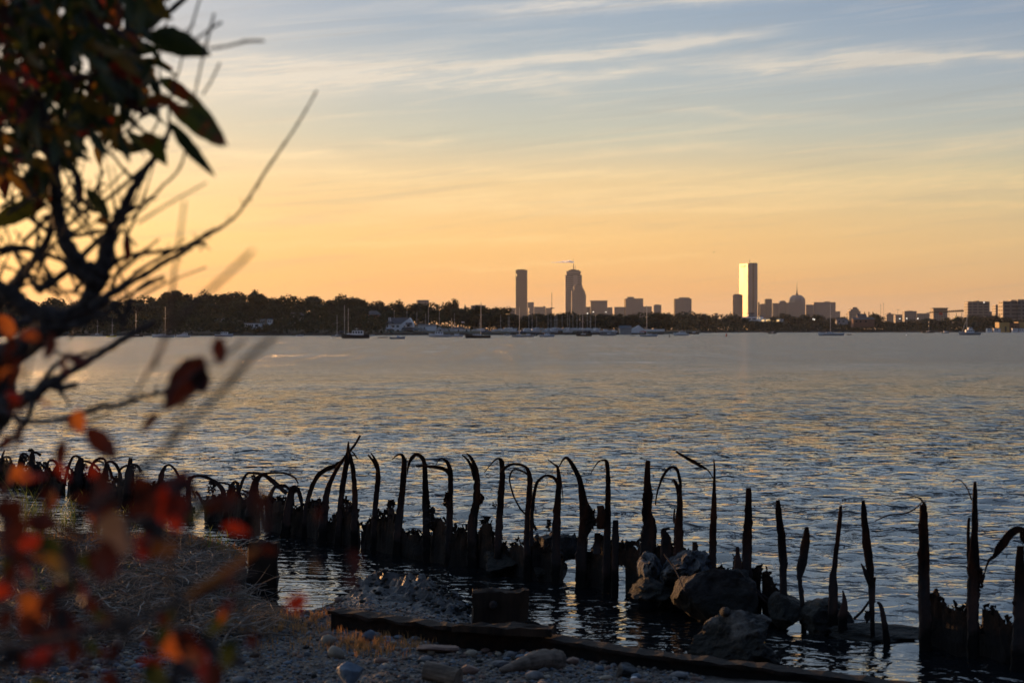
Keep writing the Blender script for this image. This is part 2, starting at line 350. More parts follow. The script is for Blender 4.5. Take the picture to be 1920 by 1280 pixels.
# ------------------------------------------------------------------ water
def water_mat():
    m, nt, b = nodes_of('water')
    b.inputs['Base Color'].default_value = (0.004,0.006,0.008,1); b.inputs['Roughness'].default_value = 0.04
    b.inputs['IOR'].default_value = 1.333; b.inputs['Specular IOR Level'].default_value = 0.5
    N = lambda t: nt.nodes.new(t); L = nt.links.new
    def v(op, a, c=None):
        n = N('ShaderNodeVectorMath'); n.operation = op
        for i, x in enumerate((a, c)):
            if x is None: continue
            if hasattr(x, 'links'): L(x, n.inputs[i])
            else: n.inputs[i].default_value = x
        return n.outputs[0]
    def s(op, a, c=None):
        n = N('ShaderNodeMath'); n.operation = op
        for i, x in enumerate((a, c)):
            if x is None: continue
            if hasattr(x, 'links'): L(x, n.inputs[i])
            else: n.inputs[i].default_value = x
        return n.outputs[0]
    g = N('ShaderNodeNewGeometry'); pos = g.outputs['Position']
    mp = N('ShaderNodeMapping'); mp.inputs['Rotation'].default_value = (0,0,R(12)); mp.inputs['Scale'].default_value = (0.75,1.15,1.0); L(pos, mp.inputs[0])
    p0 = mp.outputs[0]
    def height(p):
        a = N('ShaderNodeTexNoise'); a.noise_dimensions = '2D'; a.inputs['Scale'].default_value = 4.0; a.inputs['Detail'].default_value = 3.5; a.inputs['Roughness'].default_value = 0.5; a.inputs['Distortion'].default_value = 0.25; L(p, a.inputs['Vector'])
        c = N('ShaderNodeTexNoise'); c.noise_dimensions = '2D'; c.inputs['Scale'].default_value = 0.35; c.inputs['Detail'].default_value = 1.0; L(p, c.inputs['Vector'])
        return s('ADD', s('MULTIPLY', a.outputs['Fac'], 0.085), s('MULTIPLY', c.outputs['Fac'], 0.10))
    e = 0.03
    h0 = height(p0); hx = height(v('ADD', p0, (e,0,0))); hy = height(v('ADD', p0, (0,e,0)))
    # calmer inside the row of piles, and wind patches farther out
    sx = N('ShaderNodeSeparateXYZ'); L(pos, sx.inputs[0])
    side = s('ADD', s('MULTIPLY', s('ADD', sx.outputs[0], 8.28), 0.823), s('MULTIPLY', s('SUBTRACT', sx.outputs[1], 32.2), 0.567))
    mr = N('ShaderNodeMapRange'); mr.interpolation_type = 'SMOOTHSTEP'; L(side, mr.inputs[0])
    mr.inputs[1].default_value = -1.5; mr.inputs[2].default_value = 1.0; mr.inputs[3].default_value = 0.18; mr.inputs[4].default_value = 1.0
    wp = N('ShaderNodeTexNoise'); wp.noise_dimensions = '2D'; wp.inputs['Scale'].default_value = 0.045; wp.inputs['Detail'].default_value = 7.0; wp.inputs['Roughness'].default_value = 0.72; L(p0, wp.inputs['Vector'])
    fz = N('ShaderNodeMapRange'); L(sx.outputs[1], fz.inputs[0]); fz.inputs[1].default_value = 18; fz.inputs[2].default_value = 85; fz.inputs[3].default_value = 1.0; fz.inputs[4].default_value = 8.0
    amp = s('MULTIPLY', s('MULTIPLY', fz.outputs[0], mr.outputs[0]), s('MAXIMUM', s('MULTIPLY', s('SUBTRACT', wp.outputs['Fac'], 0.28), 4.6), 0.1))
    # wind streaks drawn out along the wind, seen on the open bay
    m2 = N('ShaderNodeMapping'); m2.inputs['Scale'].default_value = (0.55,0.016,1.0); m2.inputs['Rotation'].default_value = (0,0,R(3)); L(pos, m2.inputs[0])
    w2 = N('ShaderNodeTexNoise'); w2.noise_dimensions = '2D'; w2.inputs['Scale'].default_value = 1.0; w2.inputs['Detail'].default_value = 5.0; w2.inputs['Roughness'].default_value = 0.65; L(m2.outputs[0], w2.inputs['Vector'])
    open_ = N('ShaderNodeMapRange'); L(sx.outputs[1], open_.inputs[0]); open_.inputs[1].default_value = 70; open_.inputs[2].default_value = 200
    stk = s('MAXIMUM', s('MULTIPLY', s('SUBTRACT', w2.outputs['Fac'], 0.3), 5.0), 0.08)
    amp = s('MULTIPLY', amp, s('ADD', s('MULTIPLY', open_.outputs[0], s('SUBTRACT', stk, 1.0)), 1.0))
    kx = s('MULTIPLY', s('MULTIPLY', s('SUBTRACT', h0, hx), 1/e), amp); ky = s('MULTIPLY', s('MULTIPLY', s('SUBTRACT', h0, hy), 1/e), amp)
    cx = N('ShaderNodeCombineXYZ'); L(kx, cx.inputs[0]); L(ky, cx.inputs[1]); cx.inputs[2].default_value = 1.0
    far = N('ShaderNodeMapRange'); L(s('LOGARITHM', s('MAXIMUM', sx.outputs[1], 10.0), 10.0), far.inputs[0])
    far.inputs[1].default_value = 1.55; far.inputs[2].default_value = 2.2; far.inputs[3].default_value = 0.03; far.inputs[4].default_value = 0.25
    L(s('MULTIPLY', far.outputs[0], s('ADD', 0.35, s('MULTIPLY', mr.outputs[0], 0.65))), b.inputs['Roughness'])
    n = N('ShaderNodeVectorMath'); n.operation = 'NORMALIZE'; L(cx.outputs[0], n.inputs[0])
    L(n.outputs[0], b.inputs['Normal'])
    return m
M['water'] = water_mat()
import numpy as np
def water_mesh():
    rows = [0.0, 3, 6, 9]; d = 11.0
    while d < 150: rows.append(d); d *= 1.003
    while d < 26000: rows.append(d); d *= 1.12
    rows.append(26000.0); rows = np.array(rows)
    az_ = np.radians(np.concatenate([np.arange(-180, -19, 7.0), np.arange(-17.5, 17.5, 0.16), np.arange(18, 180.5, 7.0)]))
    D_, A_ = np.meshgrid(rows, az_, indexing='ij'); X = D_*np.sin(A_); Y = D_*np.cos(A_)
    r_ = np.random.RandomState(12); Z = np.zeros_like(X)
    side = (X+8.28)*0.823+(Y-32.2)*0.567
    t = np.clip((side+1.5)/2.5, 0, 1); calm = 0.085+0.915*t*t*(3-2*t)
    step = D_*0.0032
    N_ = 110
    for k in range(N_):
        lam = 0.17*(1.35/0.17)**(k/(N_-1)); th = math.radians(-100)+r_.normal(0, 0.5)     # wind waves running down the bay towards the shore
        kk = 2*math.pi/lam; sl = 0.17*math.sqrt(2.0/N_)*(1.15 if 0.3 < lam < 0.75 else (0.8 if lam > 0.95 else 1.0))
        amp = sl/kk
        fade = np.clip((lam/step-2.2)/2.5, 0, 1)*(calm if lam < 2.0 else calm**1.6)
        # groups of waves: each train swells and dies away
        g1 = 0.55+0.9*np.sin(X*r_.uniform(.03,.12)+Y*r_.uniform(.02,.07)+r_.uniform(0,6.28))**2
        Z += amp*fade*g1*np.sin(kk*(X*math.cos(th)+Y*math.sin(th))+r_.uniform(0, 6.28))
    Z *= (D_ < 155)
    nr, nc = X.shape; vs = np.stack([X, Y, Z], -1).reshape(-1, 3)
    ii, jj = np.meshgrid(np.arange(nr-1), np.arange(nc-1), indexing='ij'); a = (ii*nc+jj).ravel()
    fs = np.stack([a, a+nc, a+nc+1, a+1], -1)
    me = bpy.data.meshes.new('water'); me.vertices.add(len(vs)); me.vertices.foreach_set('co', vs.ravel())
    me.loops.add(fs.size); me.loops.foreach_set('vertex_index', fs.ravel()); me.polygons.add(len(fs))
    me.polygons.foreach_set('loop_start', np.arange(0, fs.size, 4)); me.polygons.foreach_set('loop_total', np.full(len(fs), 4))
    me.update(calc_edges=True); me.validate(); me.polygons.foreach_set('use_smooth', [True]*len(me.polygons))
    if me.polygons[len(me.polygons)//2].normal.z < 0: me.flip_normals()
    me.materials.append(M['water']); o = bpy.data.objects.new('water', me); COL.objects.link(o); return o
tag(water_mesh(), kind='structure')
mb = MB(); xs = [-26000,-1500,-60,60,1500,26000]; ys = [-26000,-300,0,40,800,26000]
mb.add([(x,y,-4) for y in ys for x in xs], [(j*6+i,j*6+i+1,(j+1)*6+i+1,(j+1)*6+i) for j in range(5) for i in range(5)])
tag(mb.build('seabed', M['mud']), kind='structure')

# ------------------------------------------------------------------ beach: a heightfield behind a waterline y = wl(x)
WL = [(-60,60),(-20,33),(-12,26.2),(-8.9,24.4),(-6.1,23.7),(-3.9,23.2),(-2.95,22.0),(-2.45,18.5),(-1.85,17.4),(-1.55,17.7),(-1.2,18.9),(-.84,18.4),(-.41,17.2),(-.26,16.46),(.17,16.2),(.99,15.4),(1.54,14.8),(2.07,14.3),(2.83,13.8),(4.6,12.7),(9,11.5),(25,8),(60,-10)]
BANK = [(-60,14),(-6,14.0),(-3.6,14.1),(-2.4,13.9),(-1.95,14.4),(-1.3,15.6),(-0.9,17.2)]   # front edge of the marsh bank
def beach_z(x, y):
    s = (interp(WL, x)-y)*0.8
    s += 0.18*nz(x*1.3, y*1.3, 2.0)
    if s < 0: return max(-1.2, 0.14*s)-0.01
    z = 0.03+0.30*(1-math.exp(-s/2.2))+0.055*max(0.0, 10-y)*0.9
    if x < -0.9:
        f = sstep(interp(BANK, x)-0.35, interp(BANK, x)+0.25, y+0.25*nz(x*2.1, y*2.1, 8.0))*sstep(0.0, 0.7, s)*sstep(-0.9, -1.9, x)
        z += f*(0.06+0.10*nz(x*0.8, y*0.8, 5.0)+0.06*nz(x*3, y*3, 1.0))
    # muddy rubble heap behind the beam
    for (cx, cy, rx, ry, hh) in ((-1.15,18.2,0.5,0.7,0.16),(-0.72,17.5,0.5,0.55,0.12),(-0.45,16.9,0.3,0.35,0.08)):
        q = ((x-cx)/rx)**2+((y-cy)/ry)**2
        if q < 4: z += hh*0.75*math.exp(-q)*(1+1.0*nz(x*5, y*5, 3))+0.10*math.exp(-q*.5)*abs(nz(x*9, y*9, 4))+0.05*math.exp(-q*.5)*nz(x*22, y*22, 4)
    z += 0.022*nz(x*1.7, y*1.7, 0)+0.014*nz(x*5.5, y*5.5, 1)+0.008*nz(x*14, y*14, 2)
    return z
def axis(lo, hi, dlo, dhi, step, grow=1.35):
    a = []; x = dlo
    while x < dhi: a.append(x); x += step
    a.append(dhi); q = step
    x = dhi
    while x < hi: q *= grow; x += q; a.append(min(x, hi))
    q = step; x = dlo; b = []
    while x > lo: q *= grow; x -= q; b.append(max(x, lo))
    return b[::-1]+a
bx_ = axis(-60, 60, -7.0, 5.2, 0.045); by_ = axis(-60, 58, 11.0, 24.5, 0.05)
mb = MB(); nx_ = len(bx_)
vs = [(x,y,beach_z(x,y)) for y in by_ for x in bx_]
fs = [(j*nx_+i,j*nx_+i+1,(j+1)*nx_+i+1,(j+1)*nx_+i) for j in range(len(by_)-1) for i in range(nx_-1)]
mb.add(vs, fs)
def zone(x, y):                       # 0 gravel, 1 bank soil, 2 mud
    s = interp(WL, x)-y
    if x < -1.5 and y > interp(BANK, x)-0.1+0.25*nz(x*2.1, y*2.1, 8.0): return 1
    if -1.9 < x and y > interp([(-2,17.4),(-1.55,16.9),(-.4,16.0),(2.8,13.1),(6,11)], x): return 2
    if s < 0.25: return 2
    return 0
mb.mi = []
for f in fs:
    x = sum(vs[i][0] for i in f)/4; y = sum(vs[i][1] for i in f)/4; mb.mi.append(zone(x, y))
tag(mb.build('beach', [M['gravel'], M['bank_soil'], M['mud']], smooth=True), kind='structure')

# ------------------------------------------------------------------ far land: polar sheet from the far shore to beyond the skyline
SHORE = [(-4000,800),(-200,790),(300,820),(700,900),(1000,960),(1240,1050),(1300,1650),(1400,1850),(1560,1900),(2000,1900),(5000,1900)]   # distance of the water's edge by bearing
TOP = [(-900,575),(-300,570),(0,570),(60,562),(130,563),(220,562),(285,555),(330,551),(420,551),(520,553),(600,558),(680,563),(722,569),(800,570),(880,580),(955,590),(1060,588),(1240,590),(1300,590)]  # crest of the wood
def land_z(px, d):
    sd_ = interp(SHORE, px)
    t = d-sd_
    z = 0.25+1.6*sstep(0, 22, t)
    if px < 1000:
        crest = max(0, (H-(interp(TOP, px)-HY)/F*(sd_+190))-13.0)
        z += crest*sstep(10, 190, t)*(1-sstep(400, 1500, t))
    return z
pxs = list(range(-4000,-500,250))+list(range(-500,2300,28))+list(range(2300,5001,300))
ts = [-4,0,4,10,20,40,70,110,150,190,240,320,420,700,1200,2500,5000,9000,16000,24000]
mb = MB(); K = len(ts); vs = []
for px in pxs:
    for t in ts:
        d = interp(SHORE, px)+t
        vs.append(((px-960)/F*d, d, land_z(px, d) if t > -4 else -0.6))
mb.add(vs, [((i+1)*K+j,(i+1)*K+j+1,i*K+j+1,i*K+j) for i in range(len(pxs)-1) for j in range(K-1)])
tag(mb.build('far_land', M['land']), kind='structure')
# stone edge of the far shore
mb = MB(); r2 = random.Random(3)
for px in range(-300, 2250, 4):
    d = interp(SHORE, px)+1.5
    if 1238 < px < 1302: continue
    p = P(px+r2.uniform(-2,2), 618, d); s = r2.uniform(0.5,1.1)*(d/900)
    mb.box(p.x-s*1.6, p.x+s*1.6, d-s, d+s, -0.3, 0.5+0.5*s, 0.3*s)
tag(mb.build('shore_riprap', M['shore_stone']), kind='stuff')

# ------------------------------------------------------------------ haze
hm = bpy.data.materials.new('haze_air'); hm.use_nodes = True; nt2 = hm.node_tree
nt2.nodes.remove(nt2.nodes['Principled BSDF'])
pv = nt2.nodes.new('ShaderNodeVolumePrincipled'); pv.inputs['Color'].default_value = (0.86,0.90,0.98,1)
pv.inputs['Density'].default_value = 1.8e-5; pv.inputs['Anisotropy'].default_value = 0.35
nt2.links.new(pv.outputs[0], nt2.nodes['Material Output'].inputs['Volume'])
mb = MB(); mb.box(-26800, 26800, -26800, 27500, -5.5, 330)
tag(mb.build('haze', hm), 'thin pale evening haze lying over the bay and the distant city', 'haze', kind='stuff')
# ------------------------------------------------------------------ the row of rusted piles
def row_d(px):                        # distance of the pile row along a bearing
    k = (px-960)/F
    return (32.2*0.6895-8.28)/(0.6895+k)
ZC = {'A':(560,780,2.56),'B':(1100,800,2.667),'C':(1460,850,2.976),'D':(0,830,6.4),'E':(280,850,6.4)}
def strip(mb, pts, zc, d, dep=0.55, rag=0.15, seed=0, bow=0.0, base=False):
    """a corroded steel strip swept along a traced centre line at its real distance, with thickness dep x width"""
    x0, y0, k = ZC[zc]; sc_ = d/F/k
    raw = [Vector((P(x0+X/k, y0+Y/k, d).x, P(x0+X/k, y0+Y/k, d).z, w_*sc_)) for X, Y, w_ in pts]
    if base:
        a = raw[0]; b2 = (raw[1]-raw[0]); 
        if a.y > -0.35:
            q = Vector((a.x+(b2.x/(b2.y or 1e-6))*(-0.35-a.y)*0.5, -0.35, a.z)); raw.insert(0, q)
    c = catmull(raw, 5)
    # resample at ~2.2 cm
    out = [c[0]]; acc = 0
    for i in range(1, len(c)):
        seg = (c[i].xy-c[i-1].xy).length; n = max(1, int(seg/0.022))
        for j in range(1, n+1): out.append(c[i-1].lerp(c[i], j/n))
    N = len(out); b = len(mb.v); n = 10; ln = 0.0
    for i, q in enumerate(out):
        t = out[min(i+1,N-1)].xy-out[max(i-1,0)].xy
        if t.length < 1e-9: t = Vector((0,1))
        t.normalize(); nx, nz_ = t.y, -t.x
        if i: ln += (q.xy-out[i-1].xy).length
        hw = q.z/2
        u = i/(N-1)
        dy = bow*math.sin(u*math.pi*0.9)
        for j in range(n):
            a = 2*math.pi*j/n
            ca, sa = math.cos(a), math.sin(a)
            e = 0.45
            X = math.copysign(abs(ca)**e, ca); Y = math.copysign(abs(sa)**e, sa)
            side = 1 if ca > 0 else -1
            jg = 1+rag*(1.3*nz(ln*14, side*3.1+seed*7.7, j*0.3)+1.5*nz(ln*42, side*5.3+seed*3.1, j*0.7))+ (rag*1.2 if nz(ln*23, seed*9.1+side, 4) > 0.42 else 0)
            r_ = max(0.003, hw)*jg
            flut = 1-0.28*max(0, -sa)*abs(math.sin(ca*3.0+seed))   # a hollow web on the near side
            mb.v.append((q.x+nx*X*r_, d+dy+Y*max(0.008, hw*dep)*flut*(1+0.15*nz(ln*20, j, seed)), q.y+nz_*X*r_))
    for i in range(N-1):
        for j in range(n):
            mb.f.append((b+i*n+j, b+i*n+(j+1)%n, b+(i+1)*n+(j+1)%n, b+(i+1)*n+j)); mb.mi.append(mb.m)
    mb.f.append(tuple(b+j for j in range(n-1,-1,-1))); mb.mi.append(mb.m)
    mb.f.append(tuple(b+(N-1)*n+j for j in range(n))); mb.mi.append(mb.m)
def crust(mb, zc, X, Y, rx, ry, d, seed, n=26):
    """flaking rust lumps clinging to a pile"""
    r_ = random.Random(seed); x0, y0, k = ZC[zc]
    for i in range(n):
        a = r_.uniform(0, 6.28); q = math.sqrt(r_.random())
        p = P(x0+(X+math.cos(a)*q*rx)/k, y0+(Y+math.sin(a)*q*ry)/k, d+r_.uniform(-0.04,0.04))
        s = r_.uniform(0.008, 0.024)*max(rx, ry)/22*d/20*2.56/k
        vs = [p+Vector((r_.uniform(-s,s), r_.uniform(-s,s)*0.8, r_.uniform(-s,s))) for _ in range(6)]
        mb.add(vs, [(0,1,2),(0,2,3),(0,3,1),(1,2,4),(2,3,4),(3,1,4),(1,4,5),(2,5,4),(0,5,1)])
GP = 'rusted steel piles along the broken bulkhead'
PILES = [
 # label, zoom, shaft, strips, crusts, depth offset
 ('pile bent into a hoop beside a thin spike, far left end of the row','D',[(20,520,110),(18,330,60),(22,220,40),(50,172,24),(90,165,24),(125,195,28),(140,290,52),(132,420,70),(130,560,70)],[[(-5,330,34),(20,220,30),(40,150,26),(58,88,14)]],[(60,225,30,25)],0),
 ('lacy holed pile with a double bent top, left of the flat hooked one','D',[(215,560,100),(228,400,95),(240,290,70),(258,160,50),(290,128,28),(330,150,24),(352,205,22),(350,300,30)],[],[(290,240,55,70),(320,180,30,30)],.1),
 ('stout pile whose top folds right into a short flat hook, above the left reeds','D',[(375,560,110),(380,380,95),(384,240,75),(386,150,60),(400,118,34),(440,118,28),(490,152,34)],[],[(370,95,35,25),(460,290,40,60)],-.1),
 ('low pile curled right like a crook, behind the dark red leaf at left','D',[(560,560,90),(562,330,52),(572,250,32),(600,208,24),(645,215,28),(685,260,30),(690,360,40)],[],[(480,300,50,60),(540,260,24,40)],.1),
 ('slim pile arched over to the right into the broad holed pile beside it','D',[(735,660,70),(775,480,36),(815,310,34),(862,190,30),(905,155,24),(955,178,28),(995,250,30)],[],[],0),
 ('broad pitted pile tapering to a blunt top with arches springing both sides','D',[(915,700,150),(930,480,150),(945,330,110),(962,230,80),(985,180,44)],[[(990,212,22),(1080,232,26),(1155,270,26),(1205,335,26)],[(780,290,24),(830,310,26),(880,350,22)]],[(1010,290,40,40),(870,430,30,80)],-.1),
 ('pile looped in a narrow hoop whose top crosses the next hoop','D',[(1080,500,70),(1090,330,52),(1115,250,36),(1160,200,28),(1220,182,26),(1268,222,30),(1270,330,66),(1235,480,100),(1200,700,120)],[[(1130,240,20),(1190,215,20),(1250,240,20)]],[(1130,380,40,60)],.1),
 ('pile bowed right in a wide brown hoop, behind the dark red leaf','D',[(1250,420,36),(1265,300,34),(1290,235,30),(1340,228,30),(1400,275,38),(1440,380,48),(1440,560,80),(1430,720,90)],[[(1285,240,28),(1325,310,32),(1350,430,36)]],[(1400,440,50,50)],-.1),
 ('blunt upright pile standing between two low arches springing left and right','D',[(1530,760,140),(1540,520,115),(1548,380,92),(1558,250,56),(1566,178,44)],[[(1530,268,26),(1480,290,28),(1420,345,30)],[(1580,258,30),(1640,280,34),(1690,350,40)]],[(1590,320,20,60)],0),
 ('leaning pile with a smooth narrow hoop, just left of the bright red leaf','E',[(85,660,90),(105,470,90),(125,370,76),(150,250,58),(185,165,36),(235,138,24),(290,172,28),(345,255,28),(395,340,28)],[[(165,335,28),(215,395,30),(265,460,30)]],[(150,360,50,60)],0),
 ('pile slumped low to the right in a long shallow arch behind the red leaf','E',[(470,640,80),(468,470,60),(475,330,50),(530,275,36),(610,268,34),(700,290,38),(790,340,44),(880,440,60),(900,600,80)],[[(560,450,30),(615,520,32),(650,610,36)],[(800,345,22),(890,358,24),(985,385,24)]],[(500,300,35,30),(740,400,60,60)],.1),
 ('short pile with a rounded looped head and a pale grey lower edge','E',[(915,780,56),(940,580,54),(965,450,50),(1000,370,44),(1030,342,40),(1062,375,40),(1062,500,50),(1050,700,70)],[],[(980,430,30,60)],0),
 ('pile swung over right in a thick dark arch crossing its taller neighbour','E',[(1040,600,60),(1075,460,40),(1125,315,32),(1175,242,28),(1255,236,26),(1340,250,32),(1425,285,50),(1530,375,58),(1650,480,46)],[[(1110,430,20),(1160,450,22),(1215,470,20)]],[(1160,490,40,40)],.15),
 ('pile with a long whip of steel reaching right and drooping at its tip','E',[(1205,820,130),(1235,600,120),(1258,440,105),(1280,330,74),(1335,268,48),(1420,236,28),(1540,230,24),(1650,242,24),(1745,290,24),(1788,362,14)],[],[(1380,560,45,60),(1250,280,25,30)],-.15),
 ('low pile bent in a smooth small hoop under the drooping whip of steel','E',[(1425,720,66),(1440,580,60),(1462,480,50),(1505,405,36),(1560,384,32),(1630,390,38),(1690,432,30)],[],[(1580,560,80,40)],.1),
 ('squat double legged pile with a crusted head, left of the leaning tent','E',[(1640,900,110),(1668,700,100),(1690,560,90),(1712,450,80),(1745,412,64),(1785,445,50),(1822,560,44),(1840,720,26)],[],[(1740,420,60,30)],-.1),
 ('outermost strut of the tent of leaning piles, bowed far to the left','A',[(25,600,30),(34,480,28),(50,380,23),(85,295,22),(130,256,22),(180,236,20),(222,200,16),(240,165,10)],[],[(65,430,28,40)],.1),
 ('second strut of the tent of leaning piles, with its broken tip pointing up right','A',[(112,600,44),(124,460,38),(140,350,26),(180,260,18),(232,185,14),(266,142,11),(296,92,10)],[],[(95,430,24,40)],-.05),
 ('straightest strut of the tent of leaning piles, rising to the sharp peak','A',[(190,600,34),(200,450,28),(216,300,26),(234,200,24),(239,122,7)],[],[(225,440,18,50)],.05),
 ('right hand strut of the tent of leaning piles, loose sliver near its top','A',[(264,610,34),(270,420,28),(264,290,24),(252,210,20),(238,160,10)],[[(252,166,5),(268,178,6),(284,204,3)],[(255,185,4),(268,190,5),(280,206,3)]],[(245,450,12,30)],0),
 ('slender pile forked at the top into two short prongs','A',[(360,580,28),(368,440,26),(380,310,24),(378,240,18),(362,200,12),(346,176,4)],[[(374,250,12),(360,215,12),(333,184,8)]],[(378,468,18,26)],0),
 ('straight pile whose tip hooks left in a short beak, beside the shepherd crook','A',[(473,640,42),(484,480,36),(498,350,30),(506,235,24),(500,190,16),(478,184,9),(448,208,4)],[[(517,200,4),(516,250,8),(512,300,8)]],[(446,450,20,40)],0),
 ('pile arched over left like a shepherd crook with a thin hanging tail','A',[(612,640,36),(611,440,35),(607,320,29),(604,230,23),(588,194,20),(562,185,16),(540,205,17),(526,240,11),(521,282,3)],[],[(636,500,14,55),(620,445,10,30)],0),
 ('pile with a level arm reaching left across the shepherd crook','A',[(718,700,42),(722,540,36),(728,380,28),(728,270,24),(715,225,18),(696,206,10),(680,202,6),(660,230,3)],[[(737,310,16),(718,266,20),(680,246,18),(620,239,14),(563,238,9)]],[(712,400,6,40)],.05),
 ('pile split at the top into two thick prongs, with a bulging waist','A',[(833,640,46),(836,500,46),(852,420,38),(856,300,28),(842,230,20),(824,196,14),(806,178,5)],[[(846,305,14),(830,242,16),(811,208,12),(784,184,6)]],[(874,400,12,30)],0),
 ('pile with a long thin beak drooping left, beside the pile with the loose loop','A',[(956,640,34),(966,460,33),(977,310,27),(975,225,24),(958,203,11),(930,222,6),(890,272,3)],[],[(940,425,12,12)],0),
 ('pile with a loose steel loop hanging down to its foot','A',[(1096,640,36),(1102,460,30),(1110,320,26),(1104,268,20),(1080,238,14),(1032,229,12),(992,246,15),(963,276,6)],[[(1106,285,9),(1070,261,9),(1030,256,9),(1012,300,8),(1030,375,8),(1062,438,8),(1100,482,10),(1142,545,18)]],[],0),
 ('pile carrying a tall narrow hoop on its left and a thin top barb','A',[(1236,600,42),(1242,430,34),(1248,320,24),(1244,250,14),(1225,230,8),(1195,206,5)],[[(1247,335,12),(1226,296,16),(1186,284,12),(1147,312,14),(1130,375,16),(1120,470,20),(1116,620,16)],[(1250,265,4),(1262,320,6),(1270,414,3)]],[(1200,520,12,24)],0),
 ('bowed pile with a wide round lump at mid height and thin beak','A',[(1358,700,56),(1364,580,44),(1382,490,74),(1366,405,40),(1350,312,27),(1320,242,21),(1290,203,16),(1270,208,10),(1247,248,4)],[],[(1400,480,24,50),(1345,590,18,20)],0),
 ('pile with a hooked beak and a rectangular plate on its left flank','A',[(1478,700,40),(1483,460,31),(1485,300,22),(1480,225,18),(1465,210,11),(1435,222,6),(1402,274,3)],[[(1448,428,32),(1450,480,40),(1448,540,36)],[(1436,560,30),(1432,660,40)]],[],0),
 ('short blunt stub pile close to the right of the pile with the flank plate','A',[(1520,640,34),(1521,560,32),(1520,498,26)],[],[],-.05),
 ('tall straight pile with a flat top and a swollen lower right side','B',[(304,640,74),(316,500,68),(300,430,46),(306,350,50),(303,280,34),(305,190,26),(304,168,18)],[],[],0),
 ('pile with a thin hoop falling left and a broken inner tongue','B',[(460,660,50),(460,500,44),(466,380,28),(459,320,25),(446,282,18),(432,260,8)],[[(470,330,14),(466,270,16),(452,215,15),(430,199,13),(402,212,15),(372,262,12),(351,330,9),(343,388,7)],[(438,480,10),(441,410,8)]],[],0),
 ('very slender pile with a torn blade of steel flying off to the upper left','B',[(630,700,36),(632,520,35),(636,390,26),(638,280,14),(639,210,11),(635,158,2)],[[(636,262,5),(608,218,6),(576,198,14),(520,166,20),(446,123,8)]],[],0),
 ('plain straight pile with a square top, bare on both sides','B',[(798,860,48),(802,660,48),(806,500,43),(810,400,33),(810,330,28),(810,304,24)],[],[],0),
 ('crooked pile kinked at knee height on a narrow stub','B',[(985,880,34),(983,712,36),(985,690,34),(982,655,40),(974,560,40),(962,450,33),(956,366,20)],[],[],0),
 ('short ragged pile thinned to a stalk near its foot','B',[(1078,890,24),(1066,775,22),(1064,745,30),(1078,680,46),(1092,590,44),(1101,515,24),(1098,500,10)],[[(1104,520,4),(1094,502,4),(1076,508,3)]],[],0),
 ('leaning pile with a sleeve round its lower third','C',[(304,880,54),(304,760,52),(303,690,44),(310,640,30),(324,520,27),(339,385,25),(346,292,16)],[[(352,300,3),(345,286,3),(334,280,2)]],[],0),
 ('pile with a forked side branch low on its left and right stub','C',[(524,1020,26),(519,830,31),(515,690,36),(500,565,48),(486,440,40),(476,335,32),(472,260,18)],[[(516,760,20),(492,690,28),(458,612,8)],[(536,830,10),(540,760,14),(541,690,12)]],[(498,910,12,30)],0),
 ('thick straight pile with long wiry strands blown left from its top','C',[(818,1080,68),(812,860,66),(810,600,62),(808,430,52),(806,300,40),(802,282,26)],[[(800,268,5),(760,302,6),(700,330,8),(610,340,8),(534,375,4)],[(810,280,7),(800,258,9),(775,244,6),(720,250,5),(640,256,2)]],[],0),
 ('tall pile with a wiry hook at its top left and a split left flange','C',[(1083,1060,62),(1085,820,64),(1088,640,70),(1092,510,46),(1095,360,32),(1095,220,28),(1096,156,14)],[[(1076,258,7),(1048,195,6),(1012,152,5),(986,142,5),(966,158,3)],[(1064,640,22),(1068,480,18),(1066,358,14)]],[(1120,700,8,60)],0),
 ('nearest thick pile with a heavy torn plate folded over to the left','C',[(1345,1330,130),(1345,1040,84),(1342,800,62),(1346,640,54),(1348,515,36)],[[(1390,500,20),(1358,470,30),(1352,425,36),(1300,430,42),(1240,500,48),(1195,572,22),(1165,590,8)],[(1192,572,12),(1175,620,12),(1152,682,3)]],[(1312,710,10,10),(1312,830,8,14)],0),
]
for k_, (lab, zc, shaft, strips, crusts, off) in enumerate(PILES):
    x0, y0, k = ZC[zc]
    px = x0+shaft[0][0]/k
    d = row_d(px)+off
    bp = P(px, 618, d)
    t = thing('rusted_pile', 'rusted '+lab, 'pile', group=GP)
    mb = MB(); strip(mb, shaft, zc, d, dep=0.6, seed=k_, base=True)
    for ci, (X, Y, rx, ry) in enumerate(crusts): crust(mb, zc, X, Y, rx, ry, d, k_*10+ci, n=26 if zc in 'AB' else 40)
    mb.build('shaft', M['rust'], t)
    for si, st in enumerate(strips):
        mb = MB(); strip(mb, st, zc, d+0.015*(si+1), dep=0.4, seed=k_*3.3+si+0.5, bow=(-0.05 if si == 0 else 0.06)); mb.build('torn_strip', M['rust'], t)
